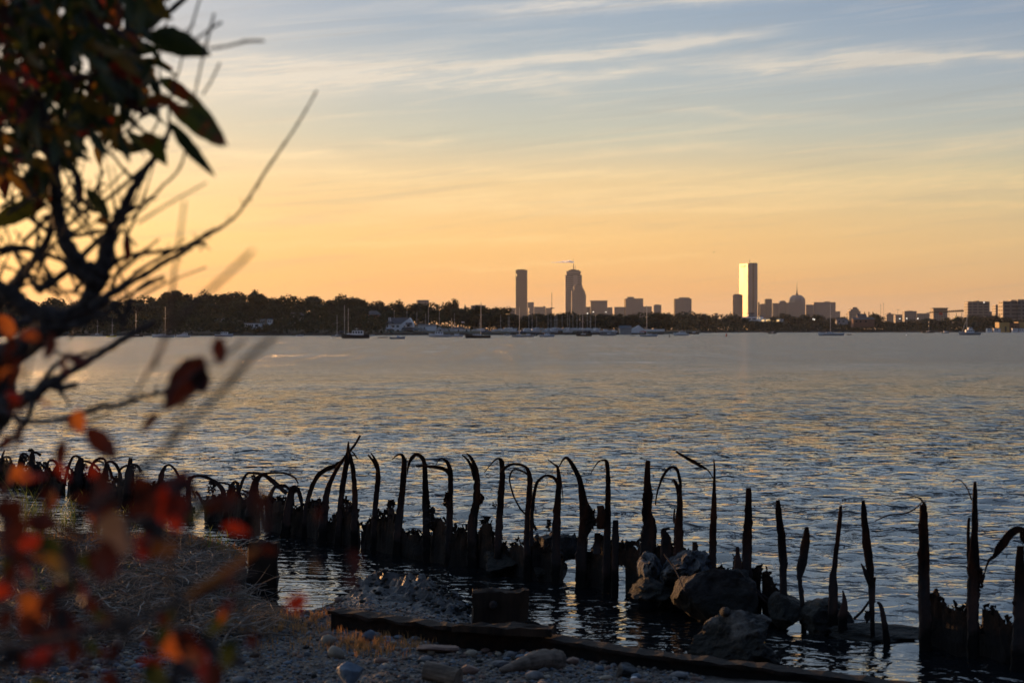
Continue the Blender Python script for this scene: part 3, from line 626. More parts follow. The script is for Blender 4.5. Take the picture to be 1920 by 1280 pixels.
# small spikes and stubs
SPK = [('small rusted spike left of the plain straight pile','B',[(757,720,40),(756,650,26),(753,598,14)]),
       ('rusted stub with a notched top behind the pale crusted concrete','B',[(545,700,44),(542,640,34),(540,574,24)]),
       ('thin rusted fin rising from the dark rock near the sleeved pile','C',[(358,960,50),(360,900,50),(366,830,30),(358,762,6)]),
       ('leaning rusted post foot right of the forked pile','C',[(605,1070,42),(592,960,32),(580,890,26),(566,842,22),(548,830,8)]),
       ('bent rusted bars gnarled beside the pile with the broken inner tongue','B',[(395,640,52),(397,560,46),(382,518,22),(400,510,14),(416,508,10)])]
for q_, (lab, zc, pts) in enumerate(SPK):
    x0, y0, k = ZC[zc]; d = row_d(x0+pts[0][0]/k)-0.1
    mb = MB(); strip(mb, pts, zc, d, dep=0.6, seed=50+q_, rag=0.16, base=True)
    tag(mb.build('rusted_spike', M['rust']), lab, 'rusted spike', 'rusted spikes and stubs')

# ------------------------------------------------------------------ ragged sheet wall left between the piles
def panel(name, lab, top, zb=-0.4, amp=9, seed=0, off=0.14, thick=0.07, hole=None, zbot_px=None, corr=0.05):
    mb = MB(); pts = []
    x = top[0][0]; r_ = random.Random(seed)
    while x <= top[-1][0]:
        y = interp(top, x)+5
        n1 = nz(x*0.06, seed*3.7, 1)*amp*1.5+nz(x*0.14, seed, 2)*amp*1.3+nz(x*0.4, seed, 5)*amp*0.35
        pts.append((x, y+n1)); x += 0.8
    K_ = 7
    def ring(px, py, jit):
        d = row_d(px)+off
        q = P(px, py, d)
        c = corr*(0.9*math.sin(px*0.07+seed)+0.5*nz(px*0.03, seed, 7))
        zlow = zb if zbot_px is None else P(px, interp(zbot_px, px)+3*nz(px*0.3, seed, 9), d).z
        zt = max(q.z, zlow+0.01); o_ = []
        for side_ in (-1, 1):
            for i_ in range(K_):
                u = i_/(K_-1) if side_ < 0 else 1-i_/(K_-1)
                z = zlow+(zt-zlow)*u
                w_ = thick/2*(1-0.55*max(0, u-.7)/.3)+0.06*nz(q.x*3.5, z*5, seed+side_)+0.035*nz(q.x*11, z*13, seed+side_)
                o_.append((q.x+0.02*nz(q.x*8, z*9, seed+5), d+c+side_*max(0.008, w_), z))
        return o_
    vs = []
    for px, py in pts: vs += ring(px, py, 0)
    n = len(pts); fs = []; W_ = 2*K_
    for i in range(n-1):
        for j in range(W_):
            a, b = i*W_+j, i*W_+(j+1)%W_
            fs.append((a, a+W_, b+W_, b))
    fs.append(tuple(range(W_-1,-1,-1))); e = (n-1)*W_; fs.append(tuple(e+j for j in range(W_)))
    mb.add(vs, fs)
    # flakes of scale standing off the torn edge
    for px, py in pts[::2]:
        if r_.random() < 0.8:
            d = row_d(px)+off; p = P(px+r_.uniform(-2,2), py-r_.uniform(-5,7), d+r_.uniform(-.05,.05)); s = r_.uniform(0.012,0.05)*d/20
            vv = [p+Vector((r_.uniform(-s,s), r_.uniform(-s,s)*0.6, r_.uniform(-s,s)*1.2)) for _ in range(5)]
            mb.add(vv, [(0,1,2),(0,2,3),(0,3,1),(1,2,4),(2,3,4),(3,1,4)])
    return tag(mb.build(name, M['rust_crust']), lab, 'rusted wall', 'remains of the rusted sheet wall')
panel('rusted_wall', 'ragged rusted sheet wall below the leftmost hooped piles', [(-30,866),(15,868),(30,878),(60,880),(75,872),(90,882),(112,882),(122,905)], seed=1, amp=6)
panel('rusted_wall', 'ragged rusted sheet wall behind the green reeds, holed along its top', [(128,902),(140,885),(170,884),(200,897),(235,902),(270,905),(300,908),(312,930)], seed=2, amp=6)
panel('rusted_wall', 'low crusted sheet wall behind the red leaves', [(318,935),(340,928),(352,945),(362,948)], seed=3, amp=6)
panel('rusted_wall', 'torn rusted sheet wall under the slumped piles', [(384,945),(400,932),(420,932),(440,922),(460,926),(470,936),(480,944),(487,948)], seed=4, amp=7)
panel('rusted_wall', 'rusted sheet wall below the drooping whip of steel', [(497,938),(508,934),(520,936),(532,940),(545,942),(560,952),(572,960)], seed=5, amp=7)
panel('rusted_wall', 'lace-edged rusted sheet wall inside the tent of leaning piles', [(576,944),(584,936),(592,940),(600,953),(608,962)], seed=6, amp=9)
panel('rusted_wall', 'rounded crusted plate at the foot of the right struts of the tent', [(613,972),(625,966),(640,952),(655,945),(668,960),(676,980)], seed=7, amp=8)
panel('rusted_wall', 'wide ragged sheet wall between the forked pile and the shepherd crook', [(677,984),(690,974),(697,970),(708,960),(724,973),(730,955),(736,948),(741,958),(745,973),(763,988),(779,992),(794,1004),(803,1003)], seed=8, amp=9)
panel('rusted_wall', 'jagged sheet wall between the shepherd crook and the pile with prongs', [(804,998),(814,984),(829,970),(841,988),(850,996),(857,994),(866,986),(872,984),(880,1006),(893,1006)], seed=9, amp=9)
panel('rusted_wall', 'notched upstanding sheet remnant left of the pile with the long beak', [(894,1004),(900,985),(904,972),(912,976),(921,970),(924,996),(930,1004),(936,1008)], seed=10, amp=7)
panel('rusted_wall', 'sunken dark sheet wall below the loose steel loop', [(938,1010),(951,1022),(970,1018),(985,1014),(1000,1012),(1020,1020),(1040,1030),(1056,1036)], seed=11, amp=7)
panel('rusted_wall', 'broad dark sheet wall round the pile with the flank plate', [(1086,1050),(1100,1042),(1115,1008),(1125,1000),(1140,1012),(1151,1012)], seed=12, amp=6)
panel('rusted_wall', 'rusted plate bridging the gap where light shows on the water', [(1151.5,1014),(1160,1022),(1168,1016),(1173.5,1018)], seed=13, amp=4, zbot_px=[(1150,1058),(1174,1060)])
panel('rusted_wall', 'long dark sheet wall behind the pale crusted concrete', [(1174,1016),(1203,1014),(1231,1021),(1257,1021),(1287,1029),(1310,1040),(1330,1046)], seed=14, amp=7)
panel('rusted_wall', 'torn sheet wall sloping down past the plain straight pile', [(1331,1046),(1340,1048),(1362,1062),(1379,1049),(1390,1062),(1396,1070),(1412,1066),(1428,1070)], seed=15, amp=7)
panel('rusted_wall', 'leaning torn plate left of the crooked pile', [(1429,1080),(1433,1064),(1439,1066),(1448,1080),(1454,1102),(1462,1120)], seed=16, amp=5)
panel('rusted_wall', 'peaked ragged plate between the two thick right hand piles', [(1740,1122),(1748,1112),(1757,1098),(1763,1108),(1769,1128),(1779,1136),(1792,1134),(1800,1138),(1806,1136),(1811,1120),(1824,1172),(1836,1182)], seed=17, amp=8)
panel('rusted_wall', 'blocky crusted plate left of the nearest thick pile', [(1838,1186),(1845,1172),(1841,1142),(1855,1138),(1868,1137),(1873,1152),(1880,1160),(1893,1160),(1899,1190)], seed=18, amp=6)
# ------------------------------------------------------------------ wooden post, block and the long steel beam on the shore
def rough_box(mb, c, half, rz, rag=0.02, seed=0, cuts=7):
    bm = bmesh.new(); bmesh.ops.create_cube(bm, size=2)
    bmesh.ops.subdivide_edges(bm, edges=bm.edges[:], cuts=cuts, use_grid_fill=True)
    cz, sz = math.cos(rz), math.sin(rz); vs = []
    for v in bm.verts:
        p = Vector((v.co.x*half[0], v.co.y*half[1], v.co.z*half[2]))
        n_ = Vector((nz(p.x*6+seed, p.y*6, p.z*6), nz(p.x*6, p.y*6+seed+9, p.z*6), nz(p.x*6, p.y*6, p.z*6+seed+5)))*rag*2
        if v.co.z > 0.99: n_.z += rag*2.2*nz(p.x*18+seed, p.y*18, 3)
        p += n_
        vs.append((c[0]+p.x*cz-p.y*sz, c[1]+p.x*sz+p.y*cz, c[2]+p.z))
    bm.verts.ensure_lookup_table(); bm.verts.index_update()
    mb.add(vs, [tuple(v.index for v in f.verts) for f in bm.faces]); bm.free()
d = 19.0; a = P(463, 1019, d); b = P(518, 1019, d)
mb = MB(); rough_box(mb, ((a.x+b.x)/2, d+.12, (a.z-0.4)/2), ((b.x-a.x)/2, .13, (a.z+0.4)/2), 0.1, 0.012, 1, 9)
tag(mb.build('wooden_post', M['old_wood']), 'short square dark timber post standing at the edge of the grassy bank', 'post')
d = 16.2; a = P(886, 1110, d); b = P(990, 1110, d)
t = thing('mooring_block', 'square dark timber block standing upright behind the long beam', 'block')
mb = MB(); rough_box(mb, ((a.x+b.x)/2, d+.12, (a.z-0.4)/2), ((b.x-a.x)/2, .12, (a.z+0.4)/2), 0.03, 0.012, 2, 11); mb.build('timber', M['old_wood'], t)
p = P(925, 1133, d-0.02); mb = MB(); mb.tube([(p.x,d-.02,p.z),(p.x,d-.05,p.z),(p.x,d-.065,p.z)], [.035,.035,.02], 8); mb.build('bolt_head', M['rust'], t)
# beam: web, top flange and its torn end
def beam_pt(px, py, z): d_ = dist_at(py, z); return Vector(((px-960)/F*d_, d_, z))
BT = [beam_pt(625,1143,.40), beam_pt(800,1168,.36), beam_pt(1000,1190,.31), beam_pt(1200,1222,.27), beam_pt(1450,1252,.22), beam_pt(1720,1287,.16), beam_pt(2060,1330,.10)]
t = thing('steel_beam', 'long rusted steel beam lying between the gravel and the water', 'beam')
def along(pts, secs, seed, rag):
    c = catmull(pts, 14); vs = []; K_ = len(secs)
    for i, p in enumerate(c):
        tg = (c[min(i+1,len(c)-1)]-c[max(i-1,0)]); tg.z = 0; tg.normalize(); nrm = Vector((tg.y,-tg.x,0))   # towards the viewer
        for j, (o_, z_) in enumerate(secs):
            vs.append(p+nrm*(o_+rag*nz(i*.4, j, seed))+Vector((0,0,z_+rag*nz(i*.5, j*2, seed+4))))
    n = len(c)
    fs = [(i*K_+j, i*K_+(j+1)%K_, (i+1)*K_+(j+1)%K_, (i+1)*K_+j) for i in range(n-1) for j in range(K_)]
    fs += [tuple(range(K_-1,-1,-1)), tuple((n-1)*K_+j for j in range(K_))]
    m_ = MB(); m_.add(vs, fs); return m_
along(BT, [(0.03,-0.02),(0.03,-0.5),(-0.03,-0.5),(-0.03,-0.02)], 1, 0.012).build('web', M['rust_crust'], t)
along(BT, [(0.075,0.005),(0.075,-0.02),(-0.12,-0.02),(-0.12,0.005)], 2, 0.018).build('flange', M['rust_crust'], t)
p = beam_pt(960,1181,.34)
mb = MB(); rough_box(mb, (p.x-.05, p.y-.02, p.z+.015), (.36,.10,.025), -0.28, 0.012, 8, 8); tag(mb.build('rotten_plank', M['old_wood']), 'reddish rotten plank lying on the beam in front of the timber block', 'plank')
mb = MB(); q = P(998, 1171, 15.9)
arc = [(q.x+0.12*math.cos(a_)-.02, 15.9+0.03*a_, q.z-0.07+0.085*math.sin(a_)) for a_ in [i*math.pi/9 for i in range(10)]]
mb.tube(arc, .014, 7); tag(mb.build('rusty_ring', M['rust']), 'half sunk rusty ring catching the sun beside the timber block', 'ring')

# ------------------------------------------------------------------ rocks
def rock_mesh(size, seed, sub=4, ang=5, rag=0.16, fine=0.05):
    bm = bmesh.new(); bmesh.ops.create_icosphere(bm, subdivisions=sub, radius=1)
    r_ = random.Random(seed); planes = []
    for _ in range(ang):
        n_ = Vector((r_.gauss(0,1), r_.gauss(0,1), r_.gauss(0,0.8))).normalized(); planes.append((n_, r_.uniform(0.42,0.78)))
    o = Vector((seed*1.7, seed*0.9, seed*2.3)); vs = []
    for v in bm.verts:
        p = v.co.copy()
        for n_, k in planes:
            dd = p.dot(n_)
            if dd > k: p -= n_*(dd-k)*0.92
        p *= 1+(rag*0.9*(1-2*abs(mn.noise(p*2.3+o*1.3))) if fine > .03 else 0)+rag*mn.noise(p*1.6+o)+rag*0.5*mn.noise(p*3.7+o)+fine*mn.noise(p*9+o)+fine*0.6*mn.noise(p*21+o)
        vs.append((p.x*size[0], p.y*size[1], p.z*size[2]))
    bm.verts.index_update(); fs = [tuple(v.index for v in f.verts) for f in bm.faces]; bm.free(); return vs, fs
def rock(name, lab, cat, box, d, m, seed, depth=None, z0=None, ang=5, rag=0.16, fine=0.05, rz=0, group=None, smooth=False, sub=4):
    x0, y0, x1, y1 = box
    a = P(x0, y0, d); b = P(x1, y1, d); sx = (b.x-a.x)/2; szz = (a.z-b.z)/2
    dp = depth or sx*0.8
    vs, fs = rock_mesh((1,1,1), seed, sub, ang, rag, fine)
    X0 = min(v[0] for v in vs); X1 = max(v[0] for v in vs); Z0 = min(v[2] for v in vs); Z1 = max(v[2] for v in vs)
    mb = MB(); mb.add([(sx*(2*(v[0]-X0)/(X1-X0)-1), v[1]*dp, szz*(2*(v[2]-Z0)/(Z1-Z0)-1)) for v in vs], fs)
    o = mb.build(name, m, smooth=smooth); o.location = ((a.x+b.x)/2, d+dp*0.6, (a.z+b.z)/2); o.rotation_euler = (0,0,rz)
    return tag(o, lab, cat, group)
GB = 'boulders and rubble at the foot of the piles'
rock('boulder', 'large angular slab of rock leaning in the water below the plain straight pile', 'boulder', (1262,1066,1424,1190), 16.9, M['boulder'], 3, .5, ang=9, rag=.10, fine=.04, group=GB)
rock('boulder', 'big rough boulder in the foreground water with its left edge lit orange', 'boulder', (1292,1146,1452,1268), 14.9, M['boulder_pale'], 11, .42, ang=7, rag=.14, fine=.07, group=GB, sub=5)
rock('boulder', 'small dark boulder pressed against the right of the foreground boulder', 'boulder', (1385,1195,1470,1270), 14.8, M['boulder'], 12, .3, ang=5, rag=.16, fine=.07, group=GB)
rock('concrete_lump', 'pale crusted lump of concrete below the pile with the broken inner tongue', 'concrete', (1240,1030,1345,1128), 17.6, M['concrete'], 21, .4, ang=6, rag=.15, fine=.09, group=GB, sub=5)
rock('concrete_lump', 'smaller pale lump of concrete beside the rusted wall and the larger lump', 'concrete', (1196,1038,1246,1110), 17.9, M['concrete'], 22, .3, ang=6, rag=.15, fine=.09, group=GB)
rock('concrete_lump', 'shaggy grey concrete lump below the tilted square block', 'concrete', (994,1030,1066,1098), 19.9, M['concrete'], 23, .3, ang=6, rag=.18, fine=.1, group=GB)
rock('boulder', 'low dark rubble heap left of the shaggy concrete lump', 'boulder', (905,1032,1005,1078), 20.3, M['boulder'], 24, .35, ang=8, rag=.22, fine=.1, group=GB)
rock('boulder', 'dark low rock between the short ragged pile and the rusted fin', 'boulder', (1505,1126,1606,1200), 16.4, M['boulder'], 25, .35, ang=5, rag=.12, fine=.07, group=GB)
rock('boulder', 'dark rock at the feet of the crooked pile and the short ragged pile', 'boulder', (1446,1115,1516,1185), 16.6, M['boulder'], 26, .3, ang=5, rag=.14, fine=.07, group=GB)
rock('boulder', 'flat dark ledge awash around the foot of the forked pile', 'boulder', (1560,1178,1745,1206), 16.0, M['boulder'], 27, .3, ang=4, rag=.2, fine=.08, group=GB)
rock('boulder', 'rounded cobble perched between the slab and the foreground boulder', 'cobble', (1351,1139,1372,1158), 15.05, M['boulder'], 28, .09, ang=0, rag=.06, fine=.01, smooth=True, group=GB)
rock('boulder', 'dark wet rubble at the left foot of the large angular slab', 'boulder', (1180,1085,1275,1130), 17.6, M['boulder'], 29, .3, ang=6, rag=.2, fine=.08, group=GB)
mb = MB(); q = P(1044, 1018, 20.2); rough_box(mb, (q.x, 20.2, q.z-.05), (.19,.16,.12), 0.5, .025, 12, 8)
tag(mb.build('concrete_block', M['boulder']), 'tilted dark square block lodged on top of the rubble', 'block', GB)
bpy.data.objects['concrete_block'].rotation_euler = (0,0,0)
mb = MB(); mb.tube([P(1245,1038,17.4), P(1262,1060,17.2), P(1272,1080,17.0), P(1284,1108,16.7)], [.006,.007,.006,.004], 5)
tag(mb.build('rusty_wire', M['rust']), 'thin rusty wire hanging from the crusted concrete across the slab', 'wire')
for i_, (a_, b_, lab) in enumerate([((1412,1100),(1446,1126),'upper of the two thin rods sticking from the torn plate into the water'),((1416,1108),(1450,1140),'lower of the two thin rods sticking from the torn plate into the water'),((1601,1160),(1630,1126),'thin leaning rod beside the foot of the forked pile')]):
    mb = MB(); dd = row_d(a_[0])-.15; mb.tube([P(*a_, dd), P((a_[0]+b_[0])/2+1,(a_[1]+b_[1])/2+2,dd), P(*b_, dd)], [.012,.011,.009], 6)
    tag(mb.build('rusty_rod', M['rust']), lab, 'rod', 'rusty rods')
# ------------------------------------------------------------------ stones on the gravel
def ground_hit(px, py):
    z = 0.3
    for _ in range(12): d = dist_at(py, z); z = beach_z((px-960)/F*d, d)
    return Vector(((px-960)/F*d, d, z))
def stone(lab, box, m, seed, ang=0, rag=0.10, fine=0.015, flat=1.0, rz=0.0, smooth=True, name='stone', cat='stone', dp=0.8, tilt=0.0, group='larger stones on the gravel'):
    x0, y0, x1, y1 = box
    g = ground_hit((x0+x1)/2, y1-2); d = g.y; s = d/F
    sx = (x1-x0)/2*s; szz = max((y1-y0)/2*s, 0.01)
    vs, fs = rock_mesh((sx, sx*dp, szz*1.08), seed, 3 if ang == 0 else 4, ang, rag, fine)
    mb = MB(); mb.add(vs, fs); o = mb.build(name, m, smooth=smooth)
    o.location = (g.x, g.y+sx*dp*0.5, g.z+szz*0.85); o.rotation_euler = (0, tilt, rz)
    return tag(o, lab, cat, group)
ST = [
 ('pale egg shaped stone with an orange lit left side',(601,1191,629,1211),M['stone_pale'],1,0),
 ('pale oval stone lying just below the egg shaped one',(613,1213,645,1236),M['stone_pale'],2,0),
 ('large blue grey wedge shaped stone at the bottom edge of the gravel',(622,1240,692,1290),M['stone_blue'],35,9),
 ('angular blue grey stone leaning beside a brown one below the beam end',(675,1181,706,1206),M['stone_blue'],4,8),
 ('brown angular stone touching the leaning blue grey one',(660,1184,679,1200),M['stone_brown'],5,6),
 ('round grey stone behind the leaning blue grey one',(700,1184,713,1196),M['stone_grey'],6,0),
 ('flat pale blue pebble below the beam',(738,1192,756,1199),M['stone_blue'],7,0),
 ('reddish brown low slab of stone under the beam',(778,1208,862,1228),M['stone_brown'],8,3),
 ('small round pale stone on the reddish slab',(801,1218,816,1229),M['stone_pale'],9,0),
 ('rounded grey tan stone in the middle of the gravel',(785,1230,812,1244),M['stone_grey'],10,0),
 ('smooth brown stone left of the tan one',(700,1234,728,1246),M['stone_brown'],13,0),
 ('dark brown rounded stone at the bottom near the log',(857,1246,902,1266),M['stone_brown'],14,4),
 ('yellowish stone below the timber block',(872,1219,897,1233),M['stone_pale'],15,2),
 ('dark yellow cobble against the beam',(901,1216,920,1225),M['stone_brown'],16,0),
 ('grey cobble with a pale top left of the driftwood',(943,1222,968,1236),M['stone_grey'],17,2),
 ('flat grey stone in front of the grey cobble',(918,1240,958,1253),M['stone_grey'],18,2),
 ('rounded blue grey stone near the middle of the beam',(966,1228,990,1240),M['stone_blue'],19,2),
 ('dark grey stone resting against the beam',(1034,1233,1060,1247),M['stone_grey'],20,0),
 ('brown grey stone right of the dark grey one at the beam',(1060,1231,1086,1247),M['stone_brown'],30,2),
 ('small pale blue round pebble right of the driftwood',(1116,1249,1133,1259),M['stone_blue'],31,0),
 ('rough pale lumpy rock in front of the beam',(1144,1244,1203,1270),M['concrete'],32,6),
 ('smooth oval stone at the right end of the gravel',(1255,1261,1292,1275),M['stone_grey'],33,0),
 ('flat oval stone beside the smooth one at the right',(1180,1275,1214,1284),M['stone_brown'],34,0),
 ('round grey stone in front of the driftwood',(985,1259,1020,1276),M['stone_grey'],36,0),
 ('large rounded stone at the bottom below the grass',(432,1269,465,1286),M['stone_grey'],37,0),
 ('rounded stone half hidden by leaves at lower left',(208,1200,230,1222),M['stone_brown'],38,0),
 ('bluish stone right of the fallen red leaf',(259,1203,282,1222),M['stone_blue'],39,0),
 ('pale stone below the marsh bank at left',(38,1191,62,1208),M['stone_grey'],40,0),
 ('grey stone beside the pale one below the bank',(62,1190,82,1204),M['stone_grey'],41,0),
 ('bluish grey stone low in the left corner',(104,1253,128,1266),M['stone_blue'],42,0),
 ('dark wet cobble at the water near the bank edge',(593,1122,612,1137),M['boulder'],43,3),
 ('brown wet cobble with a lit rim at the water',(626,1120,641,1131),M['stone_brown'],44,2),
 ('dark pointed pebble on the gravel below the wedge stone',(583,1264,595,1274),M['boulder'],45,4),
 ('white flat chip of stone near the beam',(1006,1232,1036,1240),M['white'],46,5),
 ('white flat chip of stone near the lumpy rock',(1183,1269,1196,1276),M['white'],47,4),
]
for k_, (lab, box, m, sd_, ang) in enumerate(ST):
    stone(lab, box, m, sd_, ang, rag=0.10 if ang == 0 else 0.06, fine=0.012 if ang == 0 else 0.03, rz=(sd_*0.7)%0.8-0.4, smooth=(ang == 0), tilt=0.5 if 'below the egg' in lab else (-0.35 if 'wedge' in lab else 0))
# short cut log and driftwood
g = ground_hit(828, 1279); mb = MB(); s = g.y/F
c = [Vector((g.x-32*s, g.y+.03, g.z+.075)), Vector((g.x, g.y+.0, g.z+.055)), Vector((g.x+32*s, g.y-.05, g.z+.035))]
mb.tube(catmull(c, 6), [.062+.004*nz(i*.7, 3) for i in range(13)], 14); tag(mb.build('cut_log', M['driftwood']), 'short cut log with its left end lit orange at the bottom of the gravel', 'log')
g1 = ground_hit(938, 1262); g2 = ground_hit(1048, 1252); c = [g1+Vector((0,0,.02)), g1.lerp(g2,.4)+Vector((0,0,.055)), g1.lerp(g2,.7)+Vector((0,0,.07)), g2+Vector((0,0,.05))]
mb = MB(); cc = catmull(c, 8); mb.tube(cc, [.012+.058*math.sin(min(1,i/(len(cc)-1)*1.2)*1.7)*(1+.35*nz(i*.6, 2)) for i in range(len(cc))], 12)
tag(mb.build('driftwood', M['driftwood']), 'weathered grey piece of driftwood tapering left on the stones', 'driftwood', )
# pebbles: the larger ones one by one, the rest as gravel
pr = random.Random(21); PM = ['stone_grey','stone_blue','stone_brown','stone_pale','stone_grey','boulder']
protos = []
for i in range(12):
    vs, fs = rock_mesh((1,0.8,0.5), 100+i, 2, 2 if i % 3 == 0 else 0, 0.16, 0.0); protos.append((vs, fs))
pm = []
for i in range(12):
    me = bpy.data.meshes.new('pebble'); me.from_pydata(protos[i][0], [], protos[i][1]); me.materials.append(M[PM[i % 6]])
    me.polygons.foreach_set('use_smooth', [True]*len(me.polygons)); pm.append(me)
def gravel_spot():
    while True:
        px = pr.uniform(-40, 1320); py = pr.uniform(1165, 1300)
        lim = interp([(-40,1196),(300,1204),(450,1196),(640,1178),(700,1185),(1000,1222),(1180,1245),(1330,1268)], px)
        if py < lim: continue
        g = ground_hit(px, py); return g
n_p = 0
for _ in range(230):
    g = gravel_spot(); o = bpy.data.objects.new('pebble', pm[pr.randrange(12)]); COL.objects.link(o)
    s = pr.choice([.022,.026,.03,.034,.042]); o.scale = (s*pr.uniform(.8,1.3), s*pr.uniform(.8,1.2), s*pr.uniform(.8,1.2)); o.location = (g.x, g.y, g.z+s*.25); o.rotation_euler = (pr.uniform(-.2,.2), pr.uniform(-.2,.2), pr.uniform(0,6.28))
    tag(o, 'rounded pebble lying loose on the grey gravel of the beach', 'pebble', 'loose pebbles on the gravel')
mb = MB()
LOW = [rock_mesh((1,.8,.5), 200+i, 1, 0, .25, 0) for i in range(6)]
mats_g = [M[x] for x in PM]
def near_spot():
    x_ = pr.uniform(-5,4); y_ = pr.uniform(8.5,12.5); return Vector((x_, y_, beach_z(x_, y_)))
for _ in range(11000):
    q_ = pr.random(); g = gravel_spot() if q_ < .68 else (ground_hit(pr.uniform(560,880), pr.uniform(1120,1180)) if q_ < .84 else near_spot())
    s = pr.uniform(.006,.019); vs, fs = LOW[pr.randrange(6)]
    mb.m = pr.randrange(6); a = pr.uniform(0,6.28); ca, sa = math.cos(a), math.sin(a); h_ = pr.uniform(.7,1.3)
    mb.add([(g.x+s*(v[0]*ca-v[1]*sa), g.y+s*(v[0]*sa+v[1]*ca), g.z+s*(v[2]*h_+.15)) for v in vs], fs)
for _ in range(520):                 # dark rubble on the muddy heap
    k = pr.choice([(-1.15,18.2,.5,.7),(-.72,17.5,.5,.55),(-.45,16.9,.3,.35)]); x_ = pr.gauss(k[0],k[2]*.7); y_ = pr.gauss(k[1],k[3]*.7); z_ = beach_z(x_,y_)
    if z_ < .03: continue
    s = pr.choice([.010,.015,.02,.03]); vs, fs = rock_mesh((s,s*.8,s*.6), pr.randrange(9999), 2, 4, .2, .05); mb.m = 5; mb.add([(x_+v[0],y_+v[1],z_+v[2]+s*.1) for v in vs], fs)
tag(mb.build('gravel', mats_g, smooth=False), kind='stuff')

# ------------------------------------------------------------------ marsh litter, turf and reeds
def blade(mb, p, h, w, lean, az_, bend=0.3, seg=3):
    dx, dy = math.cos(az_), math.sin(az_); sx, sy = -dy, dx; b = len(mb.v)
    for i in range(seg+1):
        t = i/seg; o = lean*h*t+bend*h*t*t; z = h*t*(1-0.25*bend*t); ww = w*(1-t*0.9)*(0.6+0.8*math.sin(math.pi*min(.95,t+.15)))/2
        c = Vector((p[0]+dx*o, p[1]+dy*o, p[2]+z)); mb.v += [tuple(c+Vector((sx*ww,sy*ww,0))), tuple(c-Vector((sx*ww,sy*ww,0)))]
    for i in range(seg): mb.f.append((b+2*i,b+2*i+1,b+2*i+3,b+2*i+2)); mb.mi.append(mb.m)
gr = random.Random(5)
mb = MB()
for _ in range(5200):                 # matted dead stalks on the bank
    px = gr.uniform(-80, 520); py = gr.uniform(1005, 1215)
    if py > interp([(-80,1200),(300,1212),(450,1200),(560,1185)], px): continue
    if py < interp([(-80,1004),(330,1003),(460,1036),(500,1110),(560,1130)], px): continue
    g = ground_hit(px, py); a = gr.uniform(0, math.pi*2); L_ = gr.choice([.08,.12,.18,.28,.4])*gr.uniform(.6,1.2); r0 = gr.choice([.002,.0025,.003,.004,.007 if L_ > .25 else .003])
    pts = []; q = Vector((g.x, g.y, g.z+gr.uniform(.0,.05))); el_ = gr.uniform(-.1,.45)
    for i in range(5):
        pts.append(q.copy()); a += gr.uniform(-.5,.5); el_ += gr.uniform(-.35,.25); q = q+Vector((math.cos(a)*math.cos(el_), math.sin(a)*math.cos(el_), math.sin(el_)))*L_/4
    mb.tube(pts, [r0,r0,r0*.9,r0*.7,r0*.4], 3, cap=False)
tag(mb.build('dead_stalks', M['dead_grass']), kind='stuff')
mb = MB()
for _ in range(300):                  # pale twigs on top of the litter, highlights put into their colour
    px = gr.uniform(-80, 500); py = gr.uniform(1030, 1225)
    if py > interp([(-80,1212),(300,1226),(450,1215),(560,1190)], px) or py < interp([(-80,1015),(330,1025),(460,1060),(500,1115)], px): continue
    g = ground_hit(px, py); a = gr.choice([0.1,2.9,-.4,.6])+gr.gauss(0,.6); L_ = gr.uniform(.08,.34); r0 = gr.uniform(.003,.007); pts = []; q = Vector((g.x, g.y, g.z+gr.uniform(.03,.07)))
    el_ = gr.uniform(-.1,.5)
    for i in range(6):
        pts.append(q.copy()); a += gr.uniform(-.45,.45); el_ += gr.uniform(-.35,.2); q = q+Vector((math.cos(a)*math.cos(el_), math.sin(a)*math.cos(el_), math.sin(el_)))*L_/5
    mb.tube(pts, [r0,r0,r0*.95,r0*.85,r0*.7,r0*.4], 5, cap=False)
tag(mb.build('twig_litter', M['bleached']), kind='stuff')
mb = MB()
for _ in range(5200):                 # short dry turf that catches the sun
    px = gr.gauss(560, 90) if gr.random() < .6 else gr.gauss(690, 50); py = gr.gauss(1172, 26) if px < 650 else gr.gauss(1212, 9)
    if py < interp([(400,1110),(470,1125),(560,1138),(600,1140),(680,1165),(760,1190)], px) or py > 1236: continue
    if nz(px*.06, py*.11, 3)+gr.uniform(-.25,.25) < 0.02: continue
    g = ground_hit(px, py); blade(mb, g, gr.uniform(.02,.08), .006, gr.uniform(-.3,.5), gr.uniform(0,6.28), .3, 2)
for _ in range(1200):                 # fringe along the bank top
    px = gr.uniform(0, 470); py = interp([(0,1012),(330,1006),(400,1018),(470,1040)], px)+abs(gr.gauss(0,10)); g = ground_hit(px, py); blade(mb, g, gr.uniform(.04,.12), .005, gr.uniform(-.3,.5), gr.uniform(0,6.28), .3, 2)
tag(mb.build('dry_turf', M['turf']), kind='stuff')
mb = MB()
